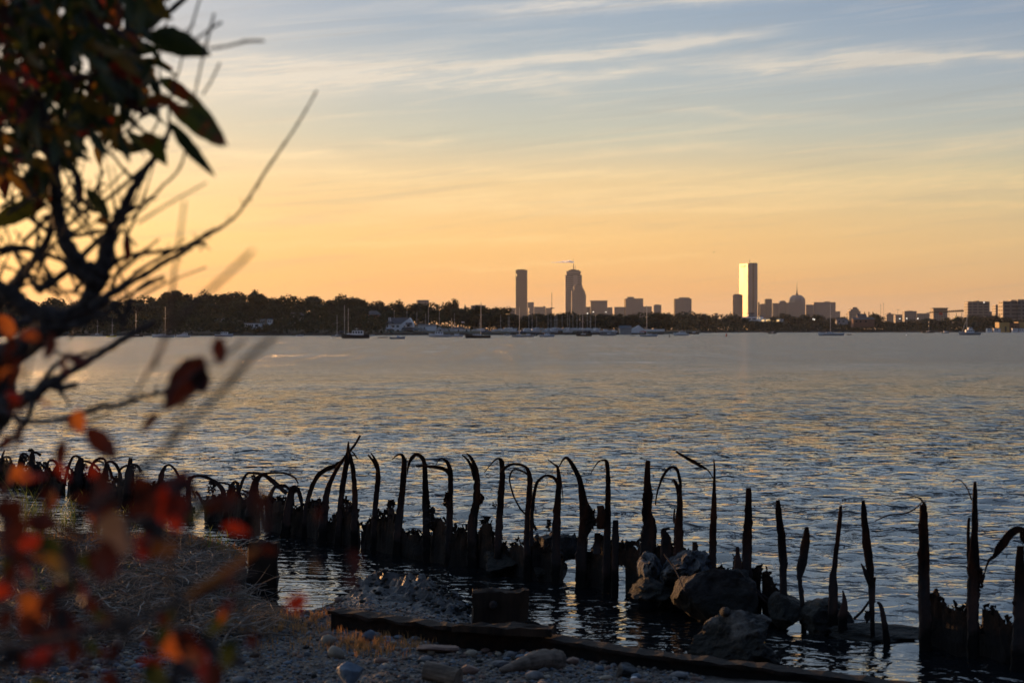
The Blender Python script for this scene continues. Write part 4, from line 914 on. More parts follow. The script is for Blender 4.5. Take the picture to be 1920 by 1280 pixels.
for (cx, cy, n_, hh) in [(30,1003,10,.30),(40,1002,16,.95),(45,950,10,.42),(70,1004,14,.50),(74,1003,12,.45),(90,968,12,.50),(120,985,14,.55),(128,990,14,.50),(145,950,9,.42),(136,992,10,.45),(215,965,10,.25),(240,955,8,.2),(180,1005,16,.3),(195,1006,16,.3),(290,1008,12,.3),(270,1010,10,.3),(372,1012,10,.28),(395,1020,8,.25),(415,1028,8,.3),(414,970,6,.18),(10,1100,7,.2),(22,1070,6,.2),(60,1090,8,.2),(80,1110,8,.15),(180,1120,5,.1),(460,1130,4,.08),(250,1060,5,.1)]:
    base_ = P(cx, cy, dist_at(cy, 0)) if cy < 1003 else ground_hit(cx, cy)
    for _ in range(n_):
        q = base_+Vector((gr.gauss(0,.07), gr.gauss(0,.12), 0)); q.z = max(-.05, beach_z(q.x,q.y))
        hz = hh*gr.uniform(.45,1.1)*0.8
        az_ = gr.choice([0,math.pi])+gr.gauss(0,.7)
        blade(mb, q, hz, .011, gr.uniform(.02,.25), az_, gr.uniform(0,.35), 5)
        for _2 in range(2):           # leaves off the stem
            k = gr.uniform(.3,.75); blade(mb, q+Vector((math.cos(az_)*.12*hz*k,0,hz*k)), hz*gr.uniform(.25,.45), .013, gr.uniform(.2,.6), gr.choice([0,math.pi])+gr.gauss(0,.5), .3, 4)
tag(mb.build('marsh_grass', M['reed']), kind='stuff')
for lab, pts, r0 in [('bleached forked stick lying on the bank near the dark twig',[(300,1192),(345,1182),(372,1172),(390,1163)],.011),('long pale stick along the front of the marsh bank',[(105,1158),(150,1155),(200,1151),(255,1150)],.013),('bleached root hooked over the edge of the bank',[(420,1222),(421,1212),(436,1204),(446,1190)],.012),('thin pale straight stick at the foot of the bank',[(385,1193),(410,1196),(431,1194)],.006),('pale stub of branch standing up in the litter',[(238,1120),(244,1110),(247,1105)],.010)]:
    mb = MB(); pp = [ground_hit(*p_)+Vector((0,0,.04)) for p_ in pts]; cc = catmull(pp, 5); mb.tube(cc, [r0*(1-.5*i/len(cc)) for i in range(len(cc))], 6); tag(mb.build('stick', M['driftwood'], smooth=True), lab, 'stick', 'bleached sticks on the bank')
# ------------------------------------------------------------------ trees of the far shore
def crown_mesh(name, seed, w, h, lumps, quads, m, qs=0.55, flat=0.8, holes=0.0):
    r_ = random.Random(seed); mb = MB(); L_ = []
    for i in range(lumps):
        a = r_.uniform(0, 6.28); q = math.sqrt(r_.random())*0.62
        zz = r_.uniform(0.30, 0.86); k = math.sin(math.pi*min(1, max(0.12, zz)))**0.5
        L_.append((Vector((math.cos(a)*q*w/2*k, math.sin(a)*q*w/2*k, zz*h)), r_.uniform(.17,.30)*w))
    for c, rad in L_:
        for _ in range(quads):
            n_ = Vector((r_.gauss(0,1), r_.gauss(0,1), r_.gauss(0,1))).normalized()
            p = c+Vector((n_.x*rad, n_.y*rad, n_.z*rad*flat))*(r_.uniform(.55,1.06))
            if p.z < 0.12*h: continue
            t = Vector((r_.gauss(0,1), r_.gauss(0,1), r_.gauss(0,1))).normalized(); u = t.cross(n_)
            if u.length < .1: continue
            u.normalize(); t = u.cross(n_).normalized(); s = r_.uniform(.5,1.25)*qs
            t = (t+n_*r_.uniform(-.6,.6)).normalized()
            mb.add([p+u*s, p+t*s*.8, p-u*s*.9, p-t*s*.7], [(0,1,2,3)])
    me_o = mb; return me_o, L_
def tree_proto(nm, seed, w, h, lumps=9, quads=60, m='crown', qs=.6, flat=.8):
    root = thing(nm, 'x', 'tree')
    mb, L_ = crown_mesh(nm, seed, w, h, lumps, quads, m, qs, flat); mb.build('crown', M[m], root)
    mb = MB(); mb.tube([(0,0,-1.5),(0,0,.25*h),(.1,.1,.45*h)], [.035*h*.5+.12,.2,.14], 6)
    for c, rad in L_[:5]: mb.tube([(0,0,.28*h), c*.6+Vector((0,0,.12*h)), c], [.13,.09,.04], 4)
    mb.build('trunk', M['trunk'], root); note_kids(root); return root
tp = [tree_proto('broadleaf_tree', 300+i, 1.15*w, h, 13, 95, m, .66, fl) for i, (w,h,m,fl) in enumerate([(13,13,'crown',.8),(11,14,'crown_warm',.85),(15,13,'crown',.7),(9,13,'crown_warm',.95),(12,13,'crown',.75)])]
used = set()
tr = random.Random(11)
def plant(px, d, top_py, label, group, width_px=None, proto=None, sx=None):
    i = tr.randrange(5) if proto is None else proto
    o = tp[i] if i not in used else copy_tree(tp[i])
    used.add(i)
    z0 = land_z(px, d)-0.2; zt = P(px, top_py, d).z; hh = max(2.5, zt-z0)
    base_h = (13,14,13,13,13)[i]
    s = hh/base_h/0.97
    o.location = ((px-960)/F*d, d, z0); o.rotation_euler = (0,0,tr.uniform(0,6.28))
    q = tr.uniform(1.05,1.6) if sx is None else sx
    o.scale = (s*q, s*q, s)
    if width_px: k = width_px/F*d/((13,11,15,9,12)[i]*.95); o.scale = (k,k,s)
    o['label'] = label; o['group'] = group; o['category'] = 'tree'
    return o
G1, G2, G3 = 'trees of the wooded hill on the left','trees behind the boatyard','trees along the low right shore'
SP = [(311,549,.0,26,'small umbrella shaped tree standing above the left ridge','4'),(331,546,0,30,'round topped tree standing alone on the left ridge by a gap',''),(356,548,0,34,'broad tree right of the gap in the left ridge',''),
      (380,546,0,30,'highest of the leafy trees on the left ridge right of the gap',''),(474,546,0,26,'bushy tree at the middle peak of the left ridge',''),(648,555,0,46,'broad domed tree on the ridge above the grey hipped roof',''),
      (682,563,0,8,'thin pointed tree beside the broad domed tree',''),(705,561,0,34,'domed tree on the ridge above the white clubhouse',''),(742,565,0,30,'rounded tree above the roof of the white clubhouse',''),
      (836,562,0,26,'leafy tree sticking up left of the church steeple',''),(855,563,0,22,'twin of the leafy tree by the church steeple, on its right','')]
for px, ty, _, wd, lab, _2 in SP:
    plant(px, interp(SHORE, px)+(190 if px < 800 else 150), ty, lab, G1 if px < 760 else G2, wd)
for i in range(58):                   # crest
    px = -260+i*20+tr.uniform(-7,7)
    if px > 870: break
    plant(px, interp(SHORE, px)+tr.uniform(165,215), interp(TOP, px)+tr.uniform(-2,5), 'dark leafy tree in the crest of the wooded hill on the left', G1)
for i in range(50):                   # upper slope
    px = -250+i*20+tr.uniform(-8,8); plant(px, interp(SHORE, px)+tr.uniform(95,130), interp(TOP, px)+tr.uniform(12,24), 'leafy tree on the upper slope of the wooded hill on the left', G1)
for i in range(46):                   # foot
    px = -250+i*22+tr.uniform(-9,9)
    if 452 < px < 514 or 716 < px < 830: continue
    plant(px, interp(SHORE, px)+tr.uniform(30,60), 603+tr.uniform(-7,6), 'dark tree near the water at the foot of the wooded hill', G1)
for i in range(38):
    px = 862+i*10.5+tr.uniform(-4,4)
    if px > 1250: break
    plant(px, interp(SHORE, px)+tr.uniform(110,160), interp([(860,578),(880,579),(905,576),(925,575),(940,571),(950,580),(958,590),(1000,589),(1045,588),(1065,584),(1085,588),(1110,591),(1150,590),(1180,589),(1200,587),(1240,588)], px)+tr.uniform(-1,3), 'dark tree in the row behind the boatyard', G2, tr.uniform(30,48))
RT = [(1240,590),(1255,587),(1280,586),(1300,586),(1320,590),(1340,591),(1355,588),(1375,589),(1392,593),(1400,600),(1450,598),(1465,589),(1480,590),(1500,593),(1520,592),(1535,590),(1555,592),(1570,594),(1590,600),(1620,599),(1640,588),(1652,592),(1670,603),(1700,599),(1740,597),(1770,598),(1800,594),(1840,592),(1880,594),(1930,600),(2200,598)]
for i in range(62):
    px = 1238+i*13+tr.uniform(-5,5)
    if px > 2050: break
    d = max(1720, interp(SHORE, px)+60)+tr.uniform(0,80); plant(px, d, interp(RT, px)+tr.uniform(-1,4), 'dark tree in the low row along the right shore', G3, tr.uniform(26,46))
# understory, hedges and brush that fill the wood
mb = MB(); ur = random.Random(31)
def brush(px, d, z0, h, n, s):
    c = Vector(((px-960)/F*d, d, z0))
    for _ in range(n):
        p = c+Vector((ur.gauss(0,3.2), ur.gauss(0,2.5), ur.uniform(0,h)))
        u = Vector((ur.gauss(0,1), ur.gauss(0,1)*.4, ur.gauss(0,1))).normalized(); t = Vector((ur.gauss(0,1), ur.gauss(0,1), ur.gauss(0,1))).normalized()
        k = ur.uniform(.5,1.3)*s; mb.add([p+u*k, p+t*k*.8, p-u*k*.9, p-t*k*.7], [(0,1,2,3)])
for px in range(-280, 720, 5):
    for t in (14, 45, 85, 125, 165):
        if 400 < px < 520 and t < 60: h_ = 2.5
        else: h_ = 6.0
        d = interp(SHORE, px)+t+ur.uniform(-12,12); brush(px, d, land_z(px, d), h_ if t < 150 else 8, 26, .8)
for px in range(720, 1250, 5):
    d = interp(SHORE, px)+ur.uniform(105,150); brush(px, d, land_z(px, d), 7, 40, .8)
for px in range(1240, 2100, 5):
    for t in (8, 35, 70):
        d = max(1660, interp(SHORE, px))+t+ur.uniform(-6,6); brush(px, d, .6, interp([(1240,10),(1560,8),(1590,4.5),(1750,6.5),(2100,7)], px)*(0.45 if t == 8 else 1), 30, 1.0)
tag(mb.build('undergrowth', M['crown']), kind='stuff')

# ------------------------------------------------------------------ houses and club buildings
def px_box(mb, x0, x1, y0, y1, d, depth, taper=0):     # a box seen between these sightings, standing at distance d
    a = P(x0, y1, d); b = P(x1, y0, d); mb.box(a.x, b.x, d, d+depth, a.z, b.z, taper)
def windows(root, xs, y0, y1, d, m='glass', frame=True):
    for x0, x1 in xs:
        mb = MB(); a = P(x0, y1, d-.06); b = P(x1, y0, d-.06); mb.box(a.x, b.x, d-.08, d+.05, a.z, b.z); mb.build('window', M[m], root)
def house(lab, x0, x1, ye, yb, d, depth, wall, roof_y=None, axis='x', wins=None, name='house', cat='house', flat=False, rooff='roof', over=.3):
    r = thing(name, lab, cat); mb = MB(); px_box(mb, x0, x1, ye, yb+3, d, depth); mb.build('wall', M[wall], r)
    a = P(x0, ye, d); b = P(x1, ye, d)
    mb = MB()
    if flat: mb.box(a.x-over, b.x+over, d-over, d+depth+over, a.z, a.z+.35)
    else: mb.gable(a.x-over, b.x+over, d-over, d+depth+over, a.z, P(x0, roof_y, d).z, axis)
    mb.build('roof', M[rooff], r)
    for w_ in (wins or []): windows(r, w_[0], w_[1], w_[2], d)
    return r
hd = 905
house('pale house with twin dark gables high in the trees on the left hill', 387.5, 402, 589, 598, 960, 8, 'house_wall', 582.5, 'x', [([(389,391.5),(393,395.5),(397.5,400)],591,595)])
house('small white house stepping down beside the twin gabled pale house', 402.5, 416, 596.5, 603, 950, 8, 'white', 593, 'x', [([(405,407.5),(410,413)],598,600.5)])
r = house('wide white modern house with a row of tall windows low on the left hill', 458, 487, 606, 615, 875, 9, 'white', flat=True, wins=[([(461,463.5),(465,467),(468.5,470.5),(472,474.5),(478,484.5)],608,612.5)])
mb = MB(); px_box(mb, 466, 491, 615.5, 617, 873, 3); mb.build('terrace', M['white'], r)
mb = MB()
for q in (467, 474, 481, 489): px_box(mb, q, q+.7, 617, 623, 873.3, .25)
mb.build('terrace_post', M['white'], r)
house('narrow pale upstairs house right of the wide white modern house', 488, 496.5, 600, 606, 905, 7, 'house_wall', 598, 'x', [([(490,492),(493.5,495.5)],601.5,604)])
house('small pale house with a white veranda in the left hill trees', 501, 509, 599.5, 607.5, 905, 7, 'white', 597, 'x', [([(502.5,504.5),(506,508)],601,604)])
house('dim grey house half hidden in trees right of the veranda house', 545, 566, 592, 603, 965, 9, 'house_wall', 586, 'x', [([(547,549.5),(552,555),(559,562)],593.5,597)])
r = thing('house', 'house with a long grey hipped roof in the trees above the clubhouse', 'house'); mb = MB(); px_box(mb, 688, 710, 589.5, 598, 1010, 10); mb.build('wall', M['brick'], r)
a = P(685, 590, 1010); b = P(713, 590, 1010); zt = P(700, 582, 1010).z; mb = MB(); mb.add([(a.x,1009,a.z),(b.x,1009,a.z),(b.x,1021,a.z),(a.x,1021,a.z),(a.x+2.2,1015,zt),(b.x-2.2,1015,zt)], [(0,1,5,4),(1,2,5),(2,3,4,5),(3,0,4),(3,2,1,0)]); mb.build('roof', M['roof'], r)
# white clubhouse
D = 935; r = thing('clubhouse', 'large white clubhouse with a grey gabled roof and a dark veranda', 'clubhouse')
mb = MB(); px_box(mb, 723.5, 752, 607.5, 626, D, 10); mb.build('long_wall', M['white'], r)
a = P(752, 626, D-1); b = P(775, 607.5, D-1); ap = P(768.5, 595.5, D-1)
mb = MB(); mb.add([(a.x,D-1,a.z),(b.x,D-1,a.z),(b.x,D-1,b.z),(ap.x,D-1,ap.z),(a.x,D-1,b.z),(a.x,D+9,a.z),(b.x,D+9,a.z),(b.x,D+9,b.z),(ap.x,D+9,ap.z),(a.x,D+9,b.z)], [(0,1,2,3,4),(9,8,7,6,5),(1,6,7,2),(2,7,8,3),(3,8,9,4),(0,4,9,5)]); mb.build('gable_wall', M['white'], r)
e0 = P(722.5, 607.5, D-.4); t0 = P(732, 595.5, D+5); t1 = P(767.5, 595.3, D+5); e1 = P(752, 607.5, D-.4); mb = MB()
mb.add([(e0.x,D-.4,e0.z),(e1.x,D-.4,e1.z),(t1.x,D+5,t1.z),(t0.x,D+5,t0.z),(e0.x,D+10.4,e0.z),(e1.x+6,D+10.4,e1.z)], [(0,1,2,3),(4,3,2,5),(0,3,4),(1,5,2),(0,4,5,1)]); mb.build('roof', M['roof'], r)
windows(r, [(725,727.5),(735,739.5),(743.5,748)], 610, 613.5, D); windows(r, [(736,739),(744,748)], 618, 621.5, D); windows(r, [(763,768)], 608.5, 612.5, D-1); windows(r, [(757,760)], 611, 613, D-1)
mb = MB(); 
for q in (728.6, 731.4): px_box(mb, q, q+1.3, 595, 606, D+2, .5)
mb.build('chimney', M['white'], r)
dz = P(766, 604, D-1.6); mb = MB(); mb.gable(dz.x-1.3, dz.x+1.6, D-2.4, D+1, P(0,607.8,D-1).z, dz.z, 'x'); mb.build('dormer', M['roof'], r)
mb = MB(); a = P(752, 618, D-4); b = P(801, 613.5, D-4); mb.add([(a.x,D-5,a.z),(b.x,D-5,a.z),(b.x-3,D-.9,b.z),(a.x+.5,D-1.1,b.z),(a.x,D-5,a.z-.2),(b.x,D-5,a.z-.2)], [(0,1,2,3),(0,4,5,1),(4,3,2,5),(0,3,4),(1,5,2)]); mb.build('veranda_roof', M['dark_steel'], r)
mb = MB()
for q in range(753, 801, 6): px_box(mb, q, q+.5, 618, 627, D-4.6, .15)
mb.build('veranda_posts', M['dark_steel'], r)
mb = MB(); px_box(mb, 721, 737, 616.5, 618, D-1.5, 3); mb.build('porch_roof', M['roof'], r)
mb = MB(); px_box(mb, 721.5, 729, 618, 626, D-1.2, 1.1); mb.build('porch', M['white'], r)
house('low white hall with a shallow gable joined to the right of the clubhouse', 784, 817, 610.5, 624, 950, 9, 'white', 608, 'x', [([(788,790),(795,797)],613,616)], 'boat_hall', 'hall')
for i, (x0, x1, y0, rt, lab) in enumerate([(818,832.5,617,616,'long white storage shed right of the low white hall'),(833,850,617.5,616.2,'white storage shed with a dark doorway, right of the long shed'),(851,868,616,613,'white barrel topped shed left of the black sloop'),(869,880,617,615.5,'small white shed behind the black sloop')]):
    house(lab, x0, x1, y0, 624, 955, 6, 'white', rt, 'x', [([((x0+x1)/2-1,(x0+x1)/2+1.6)],618,623)], 'storage_shed', 'shed')
r = house('dark roofed boatshed with a bright white gable end right of the boatyard', 1163, 1184, 616, 624, 1010, 14, 'house_wall', 610, 'x', None, 'boatshed', 'boatshed')
g0 = P(1184, 624, 1009); g1 = P(1208, 617, 1009); ga = P(1197.5, 609.6, 1009); mb = MB()
mb.add([(g0.x,1009,g0.z),(g1.x,1009,g0.z),(g1.x,1009,g1.z),(ga.x,1009,ga.z),(g0.x,1009,g1.z),(g0.x,1013,g0.z),(g1.x,1013,g0.z),(g1.x,1013,g1.z),(ga.x,1013,ga.z),(g0.x,1013,g1.z)], [(0,1,2,3,4),(9,8,7,6,5),(1,6,7,2),(2,7,8,3),(3,8,9,4),(4,9,5,0)]); mb.build('white_gable', M['white'], r)
mb = MB(); px_box(mb, 1208, 1246, 617, 621, 1030, 3); tag(mb.build('boat_cover', M['white']), 'long low white covered boat right of the boatshed', 'covered boat')
# right shore buildings
RD = 1980
r = thing('school', 'long white flat roofed building with lit windows below the bright glass tower', 'building')
mb = MB(); px_box(mb, 1391, 1431, 594, 605, RD, 20); mb.build('upper_block', M['white'], r)
mb = MB(); px_box(mb, 1425, 1469, 597.5, 604, RD-12, 14); mb.build('side_wing', M['white'], r)
mb = MB(); px_box(mb, 1400, 1468, 604.5, 612, RD-4, 16); mb.build('lower_storey', M['brick'], r)
windows(r, [(1393,1408),(1410,1418)], 596.5, 599, RD); windows(r, [(1428,1433),(1436,1444),(1447,1453),(1455,1461)], 599.2, 602.2, RD-12, 'lamp_warm'); windows(r, [(1419.5,1421),(1424,1425.5)], 595.5,597, RD-.2, 'lamp_warm')
mb = MB(); px_box(mb, 1403, 1414, 586, 594, RD+6, 10); px_box(mb, 1424, 1432, 591, 594, RD+5, 6); mb.build('plant_room', M['f_grey'], r)
house('low brick building half hidden in trees left of the long white building', 1303, 1345, 602, 613, RD-60, 14, 'brick', flat=True, wins=[([(1307,1311),(1316,1320),(1326,1330),(1336,1340)],604,607)], name='brick_block', cat='building')
house('low brown terrace on the shore right of the long white building', 1600, 1640, 598.5, 610, RD-100, 14, 'brick', 595, 'x', [([(1604,1607),(1612,1615),(1622,1625)],601,604)], 'terrace_house', 'house')
r = house('dark pitched house with three tall chimneys among the right shore trees', 1609, 1625, 594, 604, RD, 12, 'brick', 588, 'x', None, 'chimney_house', 'house')
mb = MB()
for q in (1620.5, 1628.5, 1636): px_box(mb, q, q+1.6, 584.5, 594, RD+5, 1.2)
mb.build('chimney', M['brick'], r)
house('small pale house on the right shore left of the chimney house', 1569, 1590, 600, 606, RD, 10, 'house_wall', 597, 'x', [([(1572,1575),(1580,1583)],601.5,603.5)])
# pier station canopy on columns
r = thing('canopy', 'long dark raised canopy on thin columns above the right shore trees', 'canopy'); CD = 2100
a = P(1741, 587, CD); b = P(1807, 581.5, CD); mb = MB(); mb.add([(a.x,CD,a.z),(b.x,CD,b.z-1.5),(b.x,CD,b.z),(a.x+1,CD,a.z+.9),(a.x,CD+14,a.z),(b.x,CD+14,b.z-1.5),(b.x,CD+14,b.z),(a.x+1,CD+14,a.z+.9)], [(0,1,2,3),(7,6,5,4),(0,4,5,1),(3,2,6,7),(1,5,6,2),(0,3,7,4)]); mb.build('roof_slab', M['dark_steel'], r)
mb = MB()
for q in range(1743, 1806, 4): px_box(mb, q, q+2, interp([(1741,585),(1807,580)], q)-.4, interp([(1741,586),(1807,582)], q), CD-.5, 1)
mb.build('truss', M['dark_steel'], r)
for q in (1751, 1765, 1779, 1793, 1803): mb = MB(); px_box(mb, q, q+.7, 586, 612, CD+4, .5); mb.build('column', M['dark_steel'], r)
mb = MB(); px_box(mb, 1789, 1793, 593, 597.5, CD+3, 1); px_box(mb, 1794.5, 1797.5, 594, 598, CD+3, 1); mb.build('lit_window', M['lamp_warm'], r)
r = house('shed glowing yellow in the sun at the right end of the shore', 1873.5, 1892.5, 604.5, 623, 1880, 16, 'ochre', flat=True, rooff='sign_dark', wins=[([(1884,1887)],612,622)], name='sunlit_shed', cat='shed')
house('dark low shed between the yellow lit shed and the frame edge', 1893, 1912, 606, 623, 1890, 16, 'brick', flat=True, wins=[([(1897,1900),(1903,1906)],611,616)], name='dark_shed', cat='shed')
house('ochre topped building cut by the right edge of the frame', 1909, 1930, 603.5, 623, 1900, 16, 'ochre', flat=True, name='ochre_building', cat='building')
for x0, x1, lab in [(1864,1876,'small white trailer left of the yellow lit shed'),(1851,1860,'small pinkish trailer by the fishing boat'),(1899,1909,'white trailer in front of the dark shed'),(1911,1920,'white trailer with windows at the right edge')]:
    house(lab, x0, x1, 615.5, 623, 1862, 5, 'white', flat=True, wins=[([(x0+1.5,x0+3),(x0+5,x0+6.5)],617.5,620)], name='trailer', cat='trailer')
# steeple, poles, lamps and flags
r = thing('church_steeple', 'thin dark church steeple rising from the trees left of the dark slab tower', 'steeple'); a = P(872, 582, 1500); mb = MB(); mb.box(a.x-1.2,a.x+1.2,1499,1501.4,a.z-6,a.z); mb.build('tower', M['brick'], r)
mb = MB(); zt = P(872, 569.5, 1500).z; mb.add([(a.x-1.4,1498.8,a.z),(a.x+1.4,1498.8,a.z),(a.x+1.4,1501.6,a.z),(a.x-1.4,1501.6,a.z),(a.x,1500.2,zt)], [(0,1,4),(1,2,4),(2,3,4),(3,0,4)]); mb.build('spire', M['roof'], r)
def pole(lab, px, yt, yb, d, name='lamp_post', cat='lamp post', lamp=None, wpx=.5, cross=0, group=None):
    r = thing(name, lab, cat, group=group); a = P(px, yt, d); b = P(px, yb, d); rr = wpx/F*d/2
    mb = MB(); mb.tube([(a.x,d,b.z-2),(a.x,d,a.z)], [rr*1.2,rr*.8], 6); mb.build('post', M['dark_steel'], r)
    if cross: mb = MB(); c = cross/F*d/2; mb.box(a.x-c,a.x+c,d-rr,d+rr,a.z-rr*1.4,a.z+rr); mb.build('lamp_head', M['dark_steel'], r)
    if lamp: mb = MB(); s = lamp/F*d/2; mb.box(a.x-s,a.x+s,d-s-.1,d-.1,a.z-s*1.5,a.z+s*.4,s*.2); mb.build('lamp', M['lamp'], r)
    return r
pole('shorter of the two tall floodlight masts on the right shore', 1651.3, 571, 605, 2150, cross=2.2, group='floodlight masts'); pole('taller of the two tall floodlight masts on the right shore', 1656.6, 569, 605, 2150, cross=2.2, group='floodlight masts')
pole('lamp post with a wide crossbar right of the twin masts', 1683.5, 580.5, 605, 2150, cross=5); pole('lamp post with a crossbar left of the stepped block', 1588, 588, 605, 2150, cross=4)
LP = 'lit street lamps along the shore'
for px, y, d, lab in [(1112.5,584.5,1080,'lit street lamp left of the block with the flared cornice'),(1136,584.8,1080,'lit street lamp right of the block with the flared cornice'),(1101.5,587,1080,'small lit street lamp above the masts of the boatyard'),(1845,566.5,1950,'bright lit lamp in front of the tall right block'),(1524.5,598,1900,'lit lamp near the white sloop on the right'),(1527,598.5,1900,'lit lamp just right of another near the white sloop'),(1636,597,1900,'lit lamp on the right shore by the chimney house'),(1687,597,1900,'lit lamp below the wide crossbar lamp post'),(1700,596.5,1900,'lit lamp in front of the low grey block'),(1721,596.5,1900,'lit lamp left of the long dark canopy')]:
    pole(lab, px, y, 612, d, lamp=1.3, wpx=.4, group=LP)
r = pole('flagpole with an orange red flag under the long dark canopy', 1767, 585, 622, 2050, 'flagpole', 'flagpole'); a = P(1764, 588, 2049.5); mb = MB()
mb.add([(a.x-1.8+.6*i, 2049.5+.25*math.sin(i*1.6), a.z-1.3+.35*math.sin(i)+(2.5 if j else 0)) for j in (0,1) for i in range(7)]+[(a.x-1.8+.6*i, 2049.56+.25*math.sin(i*1.6), a.z-1.3+.35*math.sin(i)+(2.5 if j else 0)) for j in (0,1) for i in range(7)], [(i,i+1,i+8,i+7) for i in range(6)]+[(14+i+7,14+i+8,14+i+1,14+i) for i in range(6)]); mb.build('flag', M['red_paint'], r)
r = pole('flagpole with a small pale flag beside the black sloop', 863.5, 596, 625, 960, 'flagpole', 'flagpole'); a = P(868, 604, 959.5); mb = MB(); mb.box(a.x-.7,a.x+.7,959.4,959.5,a.z-.25,a.z+.25); mb.build('flag', M['white'], r)

# ------------------------------------------------------------------ boats
def hull(L_, B, fb, m, parent, draft=.35, sheer=.35, name='hull', stripe=None):
    mb = MB(); n = 13; prof = []
    for i in range(n):
        t = i/(n-1)                   # 0 stern .. 1 bow
        w_ = B/2*(0.72+.28*math.sin(math.pi*min(1,t*1.25+.1)) if t < .55 else max(.02, math.cos((t-.55)/.45*math.pi/2)**.75))
        zt = fb*(1+sheer*(2*t-.7)**2); x = (t-.5)*L_
        xb = x*(.90 if t > .5 else .95)
        prof += [(xb,-w_*.55,-draft),(x,-w_*.95,fb*.45),(x,-w_,zt),(x,w_,zt),(x,w_*.95,fb*.45),(xb,w_*.55,-draft)]
    fs = []
    for i in range(n-1):
        for j in range(6): a = i*6+j; b = i*6+(j+1)%6; fs.append((a,b,b+6,a+6))
    fs += [tuple(range(6)), tuple((n-1)*6+j for j in range(5,-1,-1))]
    mb.add(prof, fs); return mb.build(name, M[m], parent)
def cabin(parent, x0, x1, w_, z0, z1, m='white', taper=.15, wins=3, name='cabin'):
    mb = MB(); mb.box(x0, x1, -w_/2, w_/2, z0, z1, taper); c = mb.build(name, M[m], parent)
    if wins:
        st = (x1-x0-2*taper)/wins
        for i in range(wins):
            mb = MB(); a = x0+taper+st*(i+.18); b = x0+taper+st*(i+.82); zz0 = z0+(z1-z0)*.42; zz1 = z0+(z1-z0)*.85
            q0 = w_/2-taper*.42+.015; q1 = w_/2-taper*.85+.015
            mb.add([(a,-q0,zz0),(b,-q0,zz0),(b,-q1,zz1),(a,-q1,zz1),(a,q0,zz0),(b,q0,zz0),(b,q1,zz1),(a,q1,zz1)], [(0,1,2,3),(7,6,5,4),(0,4,5,1),(3,2,6,7),(1,5,6,2),(0,3,7,4)]); mb.build('window', M['glass'], c)
    return c
def sail_rig(r, L_, mh, boom='canvas', mast_m='alu', mx=.08, stay=True, fb=.9):
    mb = MB(); rr = max(.07, mh*.0075); mb.tube([(mx*L_,0,fb*.6),(mx*L_,0,mh)], [rr,rr*.7], 7); mb.build('mast', M[mast_m], r)
    mb = MB(); mb.box(mx*L_-.6, mx*L_+.6, -.04, .04, mh*.62, mh*.62+.07); mb.build('spreader', M[mast_m], r)
    if boom: mb = MB(); mb.tube([(mx*L_-.1,0,fb+1.1),(mx*L_-.2*L_,0,fb+1.25),(mx*L_-.42*L_,0,fb+1.05)], [.16,.2,.1], 7); mb.build('furled_sail', M[boom], r)
    if stay: mb = MB(); mb.tube([(L_*.48,0,fb*1.2),(mx*L_,0,mh*.97)], .018, 4); mb.tube([(-L_*.48,0,fb*1.1),(mx*L_,0,mh*.99)], .018, 4); mb.build('stays', M['dark_steel'], r)
def sailboat(lab, px, wl, lpx, mast_y, hm='white_hull', rz=0.0, boom='canvas', group='boats moored in the bay', mast_m='alu', d=None, z=0.0, mx=.08, keel=False, cab='white'):
    d = d or dist_at(wl); L_ = lpx/F*d; r = thing('sailboat', lab, 'sailboat', ((px-960)/F*d, d, z), rz, group)
    fb = .085*L_+.1; hull(L_, L_*.3, fb, hm, r, sheer=.3, draft=.3); cabin(r, -.12*L_, .2*L_, L_*.17, fb*.95, fb*.95+.45, cab, .12, 3)
    mh = P(px, mast_y, d).z-z; sail_rig(r, L_, mh, boom, mast_m, mx, fb=fb)
    if keel:
        mb = MB(); mb.box(-.1*L_,.1*L_,-.1,.1,-1.3,-.3); mb.build('keel', M['dark_hull'], r)
    return r
def motorboat(lab, px, wl, lpx, hm='white_hull', rz=0.0, style=0, group='boats moored in the bay', d=None, z=0.0, cab='white'):
    d = d or dist_at(wl); L_ = lpx/F*d; r = thing('motorboat', lab, 'motorboat', ((px-960)/F*d, d, z), rz, group)
    fb = .11*L_+.05; hull(L_, L_*.32, fb, hm, r, sheer=.35, draft=.3)
    if style == 0: cabin(r, -.18*L_, .22*L_, L_*.22, fb*.95, fb+.14*L_, cab, .15, 3)
    if style == 1:
        cabin(r, -.28*L_, .12*L_, L_*.24, fb*.95, fb+.16*L_, cab, .08, 4, 'wheelhouse'); cabin(r, .12*L_, .32*L_, L_*.16, fb*1.0, fb+.06*L_, cab, .1, 0, 'trunk_cabin')
        mb = MB(); mb.tube([(-.05*L_,0,fb+.15*L_),(-.05*L_,0,fb+.27*L_)], [.05,.03], 5); mb.box(-.12*L_,.02*L_,-.03,.03,fb+.22*L_,fb+.23*L_); mb.build('radar_mast', M['alu'], r)
    if style == 2:
        cabin(r, -.05*L_, .18*L_, L_*.2, fb*.9, fb+.10*L_, cab, .2, 2); mb = MB(); mb.box(-.52*L_,-.47*L_,-.15,.15,.05,fb+.25,.03); mb.build('outboard', M['dark_steel'], r)
    if style == 3:
        cabin(r, -.2*L_, .2*L_, L_*.24, fb*.95, fb+.13*L_, cab, .12, 4); cabin(r, -.12*L_, .08*L_, L_*.2, fb+.13*L_, fb+.24*L_, cab, .12, 3, 'flybridge')
    return r
HP = math.pi
